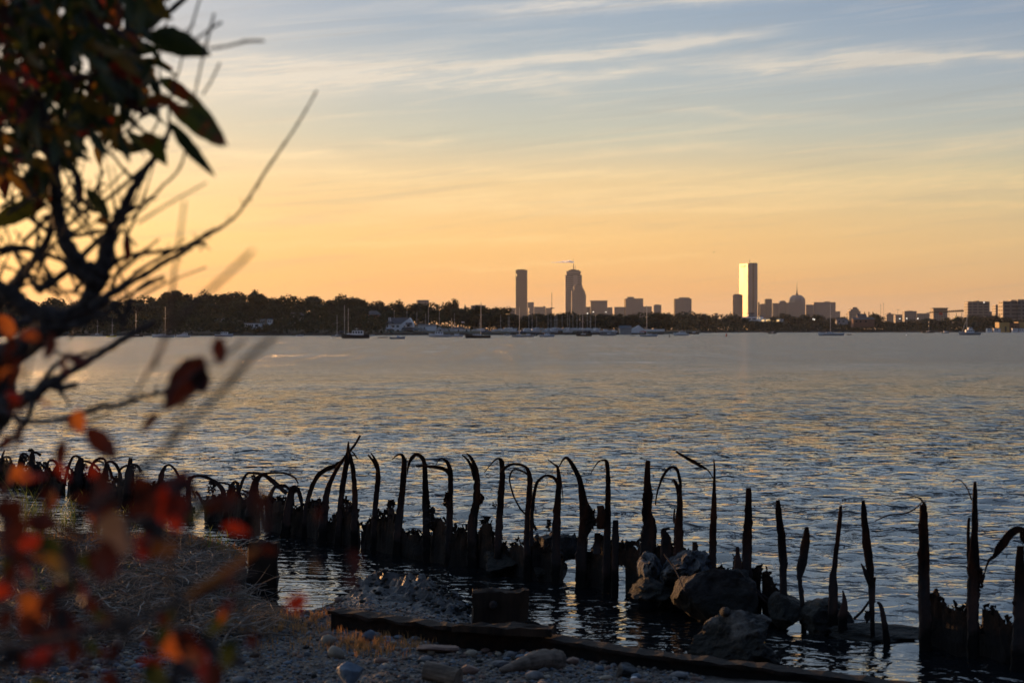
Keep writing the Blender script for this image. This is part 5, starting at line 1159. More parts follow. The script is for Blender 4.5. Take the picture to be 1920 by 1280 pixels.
# moored, left to right
sailboat('grey sailboat with a bare mast half hidden behind the leaves at far left', 181, 629.5, 22, 600, 'grey_hull', .2, None)
sailboat('sailboat with a yellow hull glimpsed between the branches at left', 209, 631.5, 19, 597, 'yellow_hull', 0, None)
sailboat('dark hulled sailboat between the yellow hulled one and the white one', 257, 631.5, 24, 583, 'dark_hull', HP, None, d=700)
sailboat('white sailboat with a tall pale mast left of the blurred twig', 306, 632.5, 42, 575, 'white_hull', HP, None, mx=-.1)
motorboat('white motorboat with a raised wheelhouse right of the white sailboat', 344, 632, 27, 'white_hull', HP, 1)
motorboat('white motorboat behind the dark red leaf', 420, 631.2, 34, 'white_hull', 0, 0)
motorboat('small low white dinghy on the open water near the left shore', 562, 630, 14, 'white_hull', 0, 2)
sailboat('small sailboat left of the black hulled motor yacht with a thin short mast', 630.5, 631, 18, 590, 'white_hull', 0, None)
motorboat('motor yacht with a black hull and a white cabin near the left shore', 666.5, 634.2, 53, 'dark_hull', HP, 1)
sailboat('grey ketch partly behind the black hulled motor yacht, with two tall masts', 646, 631, 30, 572, 'grey_hull', 0, 'canvas', mx=.0)
mb = MB(); q = P(653.5, 578, 720); mb.tube([(q.x,719,0.8),(q.x,719,q.z)], [.09,.06], 6); mb.build('mizzen_mast', M['alu'], bpy.data.objects['sailboat.%03d' % (len([o for o in bpy.data.objects if o.name.startswith('sailboat')])-1)])
bpy.data.objects['mizzen_mast'].parent = None
for o in list(bpy.data.objects):
    if o.get('label', '').startswith('grey ketch'):
        mm = bpy.data.objects['mizzen_mast']; mm.parent = o; mm.matrix_parent_inverse = __import__('mathutils').Matrix.Translation(-Vector(o.location))
motorboat('small white runabout right of the black hulled motor yacht close to shore', 697, 629.5, 12, 'white_hull', 0, 2)
motorboat('small blue grey cuddy boat in front of the white clubhouse', 745, 635.5, 28, 'grey_hull', 0, 2, cab='white')
motorboat('white cabin cruiser in front of the white storage sheds', 824, 631.8, 40, 'white_hull', HP, 0)
motorboat('smaller white cabin boat between the cabin cruiser and the black sloop', 856, 631.5, 24, 'white_hull', 0, 0)
sailboat('sloop with a long black hull and the tallest mast off the boatyard', 896, 633.6, 48, 565, 'dark_hull', HP, 'canvas', mx=-.12)
motorboat('little white tender behind the black sloop towards the boatyard', 950, 628.6, 12, 'white_hull', 0, 2)
sailboat('blue grey sailboat with a blue sail cover left of the white motorboat', 974, 631.8, 28, 576, 'grey_hull', HP, 'canvas', mx=.0)
motorboat('small motorboat with a sunlit cabin beside the sailboat with the blue cover', 990, 631.5, 22, 'grey_hull', 0, 0)
motorboat('dark launch close to the boatyard shore right of the blue covered sailboat', 1003, 629.8, 11, 'dark_hull', 0, 2)
motorboat('white motorboat with a low cabin off the middle of the boatyard', 1025.5, 631.6, 28, 'white_hull', 0, 0)
sailboat('black sailboat with a blue sail cover off the middle of the boatyard', 1095, 630.2, 29, 588, 'dark_hull', HP, 'canvas', mx=.08)
motorboat('long low grey motorboat in front of the boatshed', 1140, 629.2, 29, 'grey_hull', 0, 2)
sailboat('white sailboat with a dark red sail cover right of the boatshed', 1216, 631, 33, 571, 'white_hull', 0, 'red_paint', mx=-.1)
motorboat('small white fishing boat with a wheelhouse right of the boatyard', 1277, 629, 29, 'white_hull', HP, 1, cab='white')
motorboat('dark low barge behind the white fishing boat', 1300, 626.5, 22, 'dark_hull', 0, 2)
motorboat('narrow dark skiff alone below the bright glass tower', 1448, 625.6, 16, 'dark_hull', 0, 2)
sailboat('white sloop with a raked mast and dark sail cover off the right shore', 1558, 629, 48, 570, 'white_hull', HP, 'sign_dark', mx=.02)
motorboat('small dark dinghy right of the white sloop', 1592.5, 627.8, 9, 'dark_hull', 0, 2)
sailboat('dark sailboat with a thin mast near the right shore', 1740, 623.9, 23, 599, 'dark_hull', 0, None, d=1560)
motorboat('grey motorboat with a lit cabin right of the thin masted dark sailboat', 1772, 624.8, 16, 'grey_hull', 0, 0, d=1400)
r = motorboat('trawler with a stacked wheelhouse and a tall rig near the right edge', 1818, 628, 40, 'grey_hull', HP, 3, cab='white')
dd = dist_at(628)
mb = MB(); q = P(1813, 569, dd); x_ = -(q.x-r.location.x); mb.tube([(x_,0,.8),(x_,0,q.z)], [.13,.08], 7); mb.build('mast', M['alu'], r)
mb = MB(); mb.tube([(3.6,0,1.2),(x_-.6,0,q.z*.62)], [.07,.05], 5); mb.build('outrigger', M['alu'], r); 
mb = MB(); mb.tube([(3.7,0,.8),(3.7,0,3.6)], [.12,.09], 6); mb.build('stern_post', M['dark_steel'], r)
# boatyard: boats laid up ashore on stands
by = random.Random(9); GY = 'boats laid up ashore in the boatyard'
def stands(r, L_, z):
    mb = MB()
    pts = []
    for q_, sx_ in enumerate((-.3,0,.3)):
        k = 1 if q_ % 2 else -1
        pts += [(sx_*L_,k*L_*.14,-z),(sx_*L_,k*L_*.1,.1),(sx_*L_,-k*L_*.1,.1),(sx_*L_,-k*L_*.14,-z)]
    mb.tube(pts, .05, 4)
    mb.build('stand', M['dark_steel'], r)
YM = [(937,590,0),(951,592,0),(957,593,0),(990,576,1),(999.5,590,1),(1008,593,0),(1026,589,0),(1031.5,591,0),(1038,589,0),(1040.5,590,0),(1046.5,588,0),(1052.5,591,0),(1062,586,1),(1069.5,589,0),(1075.5,587,1),(1083.5,590,0),(1089,588,1),(1090.5,591,0),(1102.5,590,0),(1105,592,0),(1109.5,593,0),(1114.5,588,1),(741,582,0),(764.5,582,0),(780,584,0),(796.5,588,0),(805,575.5,1),(825.5,584,0),(853.8,588,0),(848.5,596,0),(897.5,598,0),(693,596,0)]
k_ = 0
for px, my, tall in YM:
    d = by.uniform(985, 1030) if px > 900 else by.uniform(962, 975)
    lp = by.uniform(19, 26); z = 1.6+by.uniform(.4,.9)
    nm = 'white sailboat laid up on stands in the crowded boatyard' if px > 900 else 'white sailboat laid up ashore near the white sheds'
    r = sailboat(nm, px, 0, lp, my, by.choice(['white_hull','white_hull','grey_hull','white_hull','blue_hull']) if False else 'white_hull', by.choice([0,HP])+by.uniform(-.5,.5), None, GY, 'alu', d, z, keel=True)
    stands(r, lp/F*d, z)
for px, st, hm_ in [(925,0,'white_hull'),(945,1,'white_hull'),(963,0,'white_hull'),(985,3,'white_hull'),(1001,0,'white_hull'),(1024,3,'white_hull'),(1036,0,'white_hull'),(1064,3,'white_hull'),(1118,3,'white_hull'),(1135,0,'white_hull'),(1150,0,'white_hull'),(887,0,'white_hull'),(905,3,'white_hull')]:
    d = by.uniform(968, 978); lp = by.uniform(16, 24); z = 1.3
    r = motorboat('white motorboat laid up on stands in the crowded boatyard', px, 0, lp, hm_, by.choice([0,HP])+by.uniform(-.4,.4), st, GY, d, z); stands(r, lp/F*d, z)
# buoys, floats and a pontoon
def buoy(lab, px, wl, h_px, w_px, m, top=False):
    d = dist_at(wl); r = thing('buoy', lab, 'buoy', ((px-960)/F*d, d, 0), 0, 'buoys and floats'); w_ = w_px/F*d/2; h_ = h_px/F*d
    mb = MB(); mb.tube([(0,0,-.2),(0,0,.05*h_),(0,0,.45*h_),(0,0,.6*h_)], [w_*.6,w_,w_*.9,w_*.35], 10); mb.build('float', M[m], r)
    if top: mb = MB(); mb.tube([(0,0,.5*h_),(0,0,.95*h_),(0,0,h_)], [w_*.5,w_*.4,w_*.1], 8); mb.build('topmark', M[m], r)
for a_ in [('red channel buoy with a tapered top below the bright glass tower',1362,630.5,6,3.4,'red_paint',True),('dark green drum buoy left of the small white fishing boat',1255.5,631.5,4,2.8,'dark_steel',True),('small dark float left of the red channel buoy',1336,628.5,1.5,1.6,'dark_steel',False),('small dark float right of the red channel buoy',1430,628.3,1.3,2.4,'dark_steel',False),('pale mooring ball left of the dark motor yacht',621,633.5,2.2,2.4,'white',False),('small dark mooring ball in front of the sailboat with the blue cover',705,635.3,1.4,2,'dark_steel',False),('small mooring ball near the right shore boats',1752.5,628,1.5,2,'dark_steel',False),('pale mooring ball far right of the white sloop',1699.5,628.3,1.4,2.4,'white',False),('small dark mooring ball left of the middle motorboat',1059,629.5,1.4,2,'dark_steel',False),('tiny dark mooring ball off the left shore',497,632,1.3,1.5,'dark_steel',False),('tiny mooring ball beyond the dark red leaf',471,631.8,1.3,1.5,'dark_steel',False)]: buoy(*a_)
mb = MB(); a = P(708, 634, 610); b = P(727, 634, 610); mb.box(a.x,b.x,609,611,-.1,.22,.05); tag(mb.build('pontoon', M['brick']), 'low reddish pontoon floating left of the small blue grey boat', 'pontoon')
mb = MB(); a = P(1186, 629.5, 830); mb.box(a.x-1,a.x+1,829.5,830.5,-.1,.2,.1); tag(mb.build('raft', M['dark_steel']), 'small dark raft left of the white sailboat by the boatshed', 'raft')
# ------------------------------------------------------------------ the city across the bay
CY = 7000.0
def cbox(mb, x0, x1, y0, d=CY, depth=None, y1=619, taper=0):
    a = P(x0, y1, d); b = P(x1, y0, d); mb.box(a.x, b.x, d, d+(depth or max(25,(b.x-a.x)*.7)), -1 if y1 == 619 else a.z, b.z, taper)
GC = 'buildings of the city skyline'
def block(lab, x0, x1, y, m='f_grey', pent=None, d=CY, name='office_block', cat='building', lit=None, lip=0):
    r = thing(name, lab, cat, group=GC); mb = MB(); cbox(mb, x0, x1, y, d); mb.build('body', M[m], r)
    if pent:
        for p_ in (pent if isinstance(pent, list) else [pent]): mb = MB(); cbox(mb, p_[0], p_[1], p_[2], d+8, 20, y+.4); mb.build('penthouse', M[m], r)
    if lit:
        a = P(lit[0], 619, d-3); b = P(lit[1], lit[2], d-3); mb = MB()
        q = b.x-a.x; mb.prism([(b.x,d-3),(b.x,d-.5),(a.x,d-.5+q*2.2),(a.x-.5,d-3+q*2.2)], 0, b.z); mb.build('glint_strip', M['mirror'], r)  # mirror slab angled at the sun, shaped to give the block a lit edge
    if lip: mb = MB(); cbox(mb, x0-lip, x1+lip, y-1.2, d-4, None, y+.6); mb.build('cornice', M[m], r)
    return r
r = block('tall plain dark slab tower on the left of the skyline', 967, 988.7, 506, 'f_dark', (970,985,505), name='slab_tower', cat='tower')
mb = MB(); a = P(968, 517.5, CY-1); b = P(969.2, 513.5, CY-1); mb.box(a.x,b.x,CY-1.5,CY+1,a.z,b.z); mb.build('lit_window', M['lamp_warm'], r)
block('low block leaning on the right side of the dark slab tower', 989.2, 1001, 566.5, 'f_grey'); block('wide low block right of the dark slab tower', 1001.5, 1023, 575, 'f_stone', (1018,1022.5,574)); block('lowest block between the dark slab and the crane', 1023.5, 1035, 577, 'f_stone')
block('small low block left of the dark slab tower', 957, 966.6, 577, 'f_grey')
r = thing('tower_crane', 'thin tower crane mast standing left of the tower with the antenna', 'crane', group=GC); a = P(1034.5, 548, 6500); mb = MB(); mb.tube([(a.x,6500,0),(a.x,6500,a.z)], [1.6,1.0], 4); mb.build('mast', M['dark_steel'], r)
mb = MB(); c = P(1034.5, 577.5, 6500); mb.box(c.x-6,c.x+9,6498,6502,c.z-1.4,c.z+1.4); mb.box(c.x-3,c.x+3,6497,6503,c.z-3,c.z+2.4); mb.build('jib', M['dark_steel'], r)
# tall tower with crown and antenna
r = thing('antenna_tower', 'tall banded tower with a ringed crown and a long antenna', 'tower', group=GC)
mb = MB(); cbox(mb, 1060, 1091, 515.3, CY+40, 60); mb.build('shaft', M['f_band'], r)
mb = MB(); cbox(mb, 1063, 1088, 512.5, CY+45, 48, 515.5); mb.build('neck', M['f_dark'], r)
mb = MB(); cbox(mb, 1062, 1089, 508, CY+40, 56, 513.2); mb.build('crown', M['f_stone'], r)
mb = MB(); cbox(mb, 1066, 1086, 506, CY+48, 40, 508.2); cbox(mb, 1070, 1080, 504.8, CY+52, 30, 506.2); mb.build('roof_deck', M['f_dark'], r)
a = P(1075.4, 485, CY+60); b = P(1075.4, 505, CY+60); m1 = P(0, 496, CY+60); mb = MB(); mb.tube([(b.x,CY+60,b.z),(b.x,CY+60,m1.z),(b.x,CY+60,m1.z+.1),(a.x,CY+60,a.z)], [1.7,1.4,.8,.4], 6); q = P(1078.5, 497, CY+60); mb.tube([(q.x,CY+60,b.z-2),(q.x,CY+60,q.z)], [.7,.4], 5); mb.build('antenna', M['dark_steel'], r)
r = thing('stepped_tower', 'stone tower with a stepped rounded top in front of the antenna tower', 'tower', group=GC)
for nm, x0, x1, y, dd, dp in [('left_wing',1072,1083,545,0,40),('core',1076.5,1092.5,535.5,4,44),('right_shoulder',1092.7,1095,541,2,40),('right_step',1095.2,1097,545,1,38),('right_wing',1097.2,1098.7,551,0,36)]:
    mb = MB(); cbox(mb, x0, x1, y, CY-60+dd, dp); mb.build(nm, M['f_stone'], r)
mb = MB(); cbox(mb, 1079, 1090, 533.5, CY-52, 30, 535.7); mb.build('cap', M['f_stone'], r)
mb = MB(); a = P(1074.8, 544, CY-61); b = P(1076, 540, CY-61); mb.box(a.x,b.x,CY-61,CY-59,a.z,b.z); mb.build('glint_strip', M['mirror'], r)
block('low block right of the stepped stone tower', 1099.2, 1107, 575, 'f_grey'); block('square block with a flared cornice right of the stepped tower', 1108, 1138.6, 564.5, 'f_stone', lip=.9)
block('low block at the right foot of the flared cornice block', 1139, 1148.3, 576, 'f_grey'); block('low stepped block left of the block with a sunlit corner', 1152.2, 1170.7, 575.3, 'f_stone', None)
block('broad block with a penthouse and a sunlit corner', 1173, 1206, 559.3, 'f_grey', (1176.5,1188.5,556.4), lit=(1171,1172.8,560)); block('lower block joined right of the block with the sunlit corner', 1206.4, 1222, 574.3, 'f_stone')
block('small two step block standing alone right of the sunlit corner block', 1226, 1240, 571.4, 'f_grey', (1229,1236,570.6)); block('square block alone between the small block and the bright tower', 1265.5, 1296.7, 559.7, 'f_grey', (1273,1293,557.4), lit=(1264,1265.4,560))
r = block('rounded shoulder block touching the left of the bright glass tower', 1374, 1392.5, 553, 'f_brick', [(1375,1391.5,552),(1377,1389,551.2)], d=CY-40)
# mirror glass tower: a slim rhomboid plan; its left face looks towards the sun, its right face towards the bay
r = thing('glass_tower', 'tall slim mirror glass tower blazing with sunlight on its left face', 'tower', group=GC)
zt = P(0, 493.8, CY).z; xa = P(1390.2, 0, CY).x; xm = P(1402.2, 0, CY).x; xb = P(1420.7, 0, CY).x; x1_ = P(1411, 0, CY).x; x2_ = P(1414.3, 0, CY).x
vw = Vector((-xm,-CY)).normalized(); nvec = (Vector((sdir.x,sdir.y)).normalized()+vw).normalized(); tdir = Vector((nvec.y,-nvec.x))
if tdir.y < 0: tdir = -tdir
ra = (1390.2-960)/F; k = (ra*CY-xm)/(tdir.x-ra*tdir.y); pA = (xa, CY+tdir.y*k); pM = (xm, CY)
sl = .16
mb = MB(); mb.prism([pM,(x1_,CY+sl*(x1_-xm)),(x1_+1.0,CY+6+sl*(x1_-xm)),(x2_-1.0,CY+6+sl*(x2_-xm)),(x2_,CY+sl*(x2_-xm)),(xb,CY+sl*(xb-xm)),(xb-8,CY+85),pA], 0, zt)
body = mb.build('glass_skin', [M['mirror_edge'], M['mirror'], M['f_dark']], r)
for p_ in body.data.polygons:
    n_ = p_.normal
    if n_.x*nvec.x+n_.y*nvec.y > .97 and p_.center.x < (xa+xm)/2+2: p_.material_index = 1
    if x1_-.5 < p_.center.x < x2_+.5 and p_.center.y < CY+12 and abs(n_.z) < .5: p_.material_index = 2
a = Vector(pM).lerp(Vector(pA), .20); b = Vector(pM).lerp(Vector(pA), .82); nn = Vector((nvec.x, nvec.y))
mb = MB(); z1_ = P(0, 500.2, CY).z; z2_ = P(0, 498.7, CY).z; o_ = nn*.6
mb.add([(a.x+o_.x,a.y+o_.y,z1_+2),(b.x+o_.x,b.y+o_.y,z1_),(b.x+o_.x,b.y+o_.y,z2_),(a.x+o_.x,a.y+o_.y,z2_+2),(a.x,a.y,z1_+2),(b.x,b.y,z1_),(b.x,b.y,z2_),(a.x,a.y,z2_+2)], [(3,2,1,0),(4,5,6,7),(0,1,5,4),(1,2,6,5),(2,3,7,6),(3,0,4,7)]); mb.build('sign_panel', M['sign_dark'], r)
mb = MB(); cbox(mb, 1406, 1419, 492.9, CY+12, 30, 494); a = P(1405.6, 485, CY+20); mb.tube([(a.x,CY+20,zt-1),(a.x,CY+20,a.z)], [.9,.5], 5); mb.build('roof_mast', M['dark_steel'], r)
block('narrow block against the right side of the bright glass tower', 1421.2, 1424, 566.3, 'f_grey', d=CY+60); block('low block right of the bright glass tower', 1425.5, 1434.8, 570, 'f_brick', (1429,1434,569.4)); block('slender block between the bright glass tower and the domed tower', 1435.2, 1447.6, 560.8, 'f_dark', (1437,1446,560))
block('low square block left of the barrel topped block', 1449.6, 1461, 568.3, 'f_stone')
r = thing('barrel_block', 'block with a barrel vaulted top left of the domed tower', 'building', group=GC); mb = MB(); cbox(mb, 1461.4, 1474.6, 567, CY-20, 40); mb.build('body', M['f_stone'], r)
a = P(1462, 568, CY-20); b = P(1474, 568, CY-20); cx_ = (a.x+b.x)/2; rr = (b.x-a.x)/2; zb_ = P(0, 567, CY-20).z; mb = MB(); hh = P(0, 563, CY-20).z-zb_
arc = [(cx_+rr*math.cos(t*math.pi/12), zb_-.5+hh*math.sin(t*math.pi/12)) for t in range(13)]; n = len(arc)
mb.add([(x,CY-20,z) for x,z in arc]+[(x,CY+20,z) for x,z in arc], [tuple(range(n-1,-1,-1)), tuple(range(n,2*n))]+[(i,i+1,n+i+1,n+i) for i in range(n-1)]+[(n-1,0,n,2*n-1)]); mb.build('vault', M['f_stone'], r)
r = thing('domed_tower', 'stone tower with an octagonal dome and a dark spire', 'tower', group=GC); mb = MB(); cbox(mb, 1478.5, 1510, 567, CY-60, 70); mb.build('body', M['f_stone'], r)
mb = MB(); cx_ = P(1494.2, 0, CY-25).x; y_ = CY-25
prof = [(567.2,15.6),(563.5,15.4),(560,14.6),(557,12.6),(554.6,9.6),(553,7.6)]; mb.tube([(cx_,y_,P(0,py,y_).z) for py, _ in prof], [w_/F*y_*1.04 for _, w_ in prof], 8); mb.build('dome', M['f_stone'], r)
mb = MB(); prof = [(553.2,2.6),(550.5,1.9),(550,1.4),(545,1.0),(541,.4),(529,.12)]; mb.tube([(cx_,y_,P(0,py,y_).z) for py, _ in prof], [w_/F*y_ for _, w_ in prof], 8); mb.build('spire', M['dark_steel'], r)
mb = MB(); cbox(mb, 1475, 1478.3, 570, CY-40, 40); mb.build('side_block', M['f_stone'], r)
block('plain block right of the domed tower', 1511, 1525.4, 571, 'f_stone'); block('wide flat block with a penthouse right of the domed tower', 1526, 1566.8, 566.4, 'f_grey', (1546,1556,565)); block('small low block at the right end of the wide flat block', 1567.4, 1575.4, 583.6, 'f_stone')
r = thing('ziggurat_block', 'stepped pyramid shaped block standing alone on the right skyline', 'building', group=GC)
for i, (x0, x1, y) in enumerate([(1592,1613.6,583),(1595,1610.5,579),(1598.8,1607.5,575.8)]): mb = MB(); cbox(mb, x0, x1, y, 5200+i*6, 40-i*8); mb.build('tier', M['f_stone'], r)
block('low stepped block left of the low grey block on the right', 1662.5, 1678.8, 588.5, 'f_stone', (1666,1670.5,586), d=5000); block('low grey block left of the long dark canopy', 1696, 1718.8, 583, 'f_grey', (1703,1712,582.3), d=4600)
block('long low block in front of the stepped low block', 1679.2, 1695.6, 589.5, 'f_stone', d=4700); block('long low block behind the left end of the canopy', 1719.2, 1743, 587.3, 'f_stone', d=4700)
block('block with a flat overhanging roof behind the long dark canopy', 1750, 1776.6, 578, 'f_stone', d=3600, lip=1.5)
block('tall broad block left of a gap near the right edge', 1814.8, 1855.6, 565, 'f_near', (1831,1836,563.5), d=3300); block('low link between the two right hand blocks', 1856, 1866.6, 584, 'f_grey', d=3300); block('grey block between the two right hand blocks', 1867, 1879.8, 571.8, 'f_grey', (1867,1871,571), d=3100)
r = block('nearest tall block with bands of windows cut by the right edge', 1880.4, 1908, 564.3, 'f_near', [(1896,1901,562.2)], d=2450)
mb = MB(); cbox(mb, 1908.3, 1960, 561.2, 2446, 40); mb.build('right_wing', M['f_near'], r)
block('low grey block at the foot of the tall broad block', 1814, 1835, 590, 'f_stone', d=3200); block('tiny block peeping over the crest left of the steeple, its end sunlit', 783, 803.5, 562.3, 'f_stone', d=3800, lit=(781.4,782.8,562.5)); block('pale low block behind the trees right of the steeple', 883, 910.5, 572.3, 'f_grey', [(890,900,571.4)], d=4200)
for i, (x0, x1, y) in enumerate([(1316,1325,588),(1340,1346,587),(1244,1258,588)]): block(['pale low roofs behind the trees left of the bright tower','small pale block in the trees left of the bright tower','low pale block left of the square block alone'][i], x0, x1, y, 'f_stone', d=4300)
# steam drifting from a roof beside the antenna
mb = MB(); sr = random.Random(4)
for i in range(130):
    t = sr.random()**.7; p = P(1034+t*40, 492.2-sr.random()*(0.6+5.2*max(0,math.sin((t-.3)*4.3))*(t**1.2)), CY-100+sr.uniform(-9,9)); s = sr.uniform(1.1,2.0)*(.7+1.1*t)
    u = Vector((1,sr.uniform(-.5,.5),sr.uniform(-.2,.2))); v = Vector((sr.uniform(-.2,.2),sr.uniform(-.5,.5),.6)); mb.add([p+u*s*1.8, p+(u+v)*s*.9, p+v*s, p+(v-u)*s*.9, p-u*s*1.8, p-v*s], [(0,1,2,3,4,5)])
tag(mb.build('steam_cloud', M['steam'], smooth=True), kind='stuff')
# far bird
r = thing('bird', 'tiny dark bird flying in the open sky left of the bright glass tower', 'bird'); p = P(1338.5, 473, 420)
mb = MB(); mb.tube([p+Vector((-.16,0,0)),p+Vector((-.05,0,.01)),p+Vector((.08,0,.01)),p+Vector((.17,0,0))], [.01,.04,.035,.01], 6); mb.build('body', M['dark_steel'], r)
for sgn in (-1,1): mb = MB(); mb.add([p+Vector((.06,0,.02)),p+Vector((-.05,0,.02)),p+Vector((-.07,sgn*.3,.14)),p+Vector((.03,sgn*.3,.15)),p+Vector((-.03,sgn*.55,.10)),p+Vector((.05,0,.0)),p+Vector((-.05,0,.0)),p+Vector((-.07,sgn*.3,.125)),p+Vector((.03,sgn*.3,.135))], [(0,1,2,3),(3,2,4),(5,8,7,6),(8,4,7)]); mb.build('wing', M['dark_steel'], r)
# ------------------------------------------------------------------ the near shrub at the left
br = random.Random(77)
def branch(parent, pts, d, name='branch', knob=0.18, m='bark', n=8):
    """pts: (px, py, width px[, depth offset])"""
    raw = []; rad = []
    for p in pts:
        dd = d+(p[3] if len(p) > 3 else 0); v = P(p[0], p[1], dd); raw.append(Vector((v.x, v.y, v.z))); rad.append(p[2]/F*dd/2)
    c = catmull(raw, 7); R_ = []
    for i in range(len(c)):
        t = i/7; k = min(int(t), len(rad)-2); f = t-k
        R_.append(max(.0006, (rad[k]*(1-f)+rad[k+1]*f)*(1+knob*nz(i*.9, pts[0][0]*.37, d)+(knob*1.3 if i % 9 == 4 else 0))))
        c[i] = c[i]+Vector((nz(i*.5, 3, pts[0][1]), nz(i*.5, 7, pts[0][1]), nz(i*.5, 11, pts[0][1])))*R_[-1]*.5
    mb = MB(); mb.tube(c, R_, n); return mb.build(name, M[m], parent, smooth=True), c
def leaf_into(mb, base, tip, width, curl=.25, fold=.35, nseg=7, roll=0.0):
    base = Vector(base); tip = Vector(tip); ax = tip-base; L_ = ax.length; t = ax.normalized()
    s = t.cross(Vector((0,1,0))); 
    if s.length < .1: s = t.cross(Vector((0,0,1)))
    s.normalize(); nn = s.cross(t); s, nn = s*math.cos(roll)+nn*math.sin(roll), nn*math.cos(roll)-s*math.sin(roll)
    b = len(mb.v)
    for i in range(nseg+1):
        u = i/nseg; w_ = width/2*(math.sin(math.pi*u**.8)**.8)*(1+.08*math.sin(u*23+L_*90)) if 0 < i < nseg else width*.02
        c = base+ax*u+nn*(curl*L_*math.sin(math.pi*u))
        for k in (-1,-.5,0,.5,1): mb.v.append(tuple(c+s*(w_*k)+nn*(fold*w_*abs(k)+.04*width*math.sin(u*17+k*3))))
    for i in range(nseg):
        for k in range(4): mb.f.append((b+i*5+k,b+i*5+k+1,b+i*5+5+k+1,b+i*5+5+k)); mb.mi.append(mb.m)
def leaf(parent, x0, y0, x1, y1, wpx, d, m, name='leaf', curl=.15, fold=.3, roll=0.0, dd=0.0, label=None):
    mb = MB(); leaf_into(mb, P(x0, y0, d), P(x1, y1, d+dd), wpx/F*d, curl, fold, 9, roll); o = mb.build(name, M[m], parent, smooth=True)
    if label: o['label'] = label
    return o
B1 = thing('shrub', 'dark gnarled shrub with green and reddening leaves filling the left edge', 'shrub', group=None)
D1 = 4.6
root_z = beach_z(-1.9, D1)
mb = MB(); rp = [Vector((-1.75,D1+.1,root_z-.1)), Vector((-1.62,D1+.05,root_z+.5)), Vector((-1.42,D1,root_z+1.0)), P(-60,745,D1), P(30,660,D1), P(110,606,D1), P(160,575,D1), P(182,515,D1)]
cc = catmull(rp, 8); mb.tube(cc, [(.036 if i < 24 else .033-.013*(i-24)/32)*(1+.16*nz(i*.6, 1)) for i in range(len(cc))], 12); mb.build('trunk', M['bark'], B1, smooth=True)
BR = [
 ([(182,530,44),(140,485,34),(115,430,29),(106,380,27),(102,320,26),(84,235,23),(66,140,22),(40,50,18),(20,-40,16)],0),
 ([(178,530,46),(196,490,36),(206,440,27),(224,405,22),(252,350,16),(278,312,12),(300,282,12),(322,235,8)],0),
 ([(120,600,44),(60,585,36),(10,545,30),(-60,500,26)],-.15),
 ([(-40,580,40),(20,545,30),(48,505,20),(72,478,13),(98,425,10)],.1),
 ([(70,545,18),(110,520,14),(145,490,12),(185,450,11),(240,410,7)],.12),
 ([(0,660,26),(8,700,44),(0,760,60),(-30,800,70)],.05),
 ([(170,580,24),(222,543,14),(276,512,12),(310,490,11),(345,472,10),(366,454,11),(395,436,10),(418,424,6),(450,396,5),(500,318,5),(556,236,4),(594,170,3)],-.1),
 ([(190,510,16),(222,488,11),(258,476,9),(300,472,8),(345,465,7),(368,452,6)],0),
 ([(366,460,7),(385,455,5),(374,470,2)],0),
 ([(130,612,14),(185,592,9),(208,580,8),(232,560,7),(262,543,7),(292,528,5),(309,523,6)],-.2),
 ([(-20,765,36),(22,752,30),(60,742,24),(98,716,20),(150,686,14),(200,655,14),(240,630,13),(272,612,12),(292,604,11)],-.3),
 ([(60,745,14),(82,712,10),(104,684,8),(128,667,7)],-.3),
 ([(104,660,5),(128,667,5),(160,662,5),(192,652,4)],-.3),
 ([(100,724,18),(122,726,14),(146,720,10)],-.3),
 ([(112,732,6),(126,750,4),(130,764,3)],-.25),
 ([(-20,770,14),(18,776,12),(40,788,12),(82,790,9),(128,782,10),(162,772,12),(196,760,11),(214,762,9),(240,754,9),(272,742,8),(302,736,7),(330,720,5)],-.5),
 ([(66,745,12),(56,772,10),(48,792,12),(30,815,10),(0,836,12),(-30,850,14)],-.35),
 ([(128,786,6),(150,790,6),(180,786,5),(208,770,4)],-.5),
 ([(238,752,5),(262,722,5),(284,684,6),(306,640,7),(316,600,9),(322,560,9),(328,500,6),(338,440,5),(346,376,4)],-1.6),
 ([(288,690,8),(316,620,9),(352,580,9),(400,538,8),(440,502,8),(474,470,7)],-2.2),
 ([(255,340,8),(232,318,6),(205,285,5),(172,260,4)],.1),
 ([(190,410,4),(188,350,4),(190,290,4),(190,232,4)],.15),
 ([(160,395,5),(180,350,4),(200,345,4)],.2),
 ([(240,412,6),(268,390,5),(302,352,5),(335,318,5),(352,270,5),(356,262,4)],-.3),
 ([(258,418,5),(300,392,4),(330,374,4),(388,342,3)],-.8),
 ([(262,352,6),(280,305,5),(305,285,5),(316,240,6),(318,190,5),(336,130,4),(350,78,4),(378,-10,4)],-.2),
 ([(340,205,4),(362,185,4),(372,145,4),(385,90,5),(402,26,5)],-.4),
 ([(362,80,4),(384,62,5),(416,42,5)],-.5),
 ([(392,92,5),(430,86,5),(462,78,6),(496,77,5)],-.6),
 ([(380,178,4),(398,148,4),(412,118,4)],-.4),
 ([(225,65,16),(262,58,14),(292,40,12),(322,18,11),(352,-8,11)],.1),
 ([(100,250,14),(150,200,12),(195,160,12),(235,120,12),(262,70,12)],.2),
 ([(90,240,12),(60,215,10),(20,205,10),(-30,190,10)],.15),
 ([(60,130,10),(90,120,8),(118,112,6)],.1),
 ([(-20,470,14),(40,465,14),(80,475,10),(140,495,10)],.2),
 ([(-30,330,12),(20,335,10),(70,330,10),(100,318,10)],.2),
 ([(-30,640,20),(20,610,18),(60,600,14)],-.3),
]
curves = []
for pts, dd in BR: o, c = branch(B1, pts, D1+dd); curves.append((c, D1+dd))
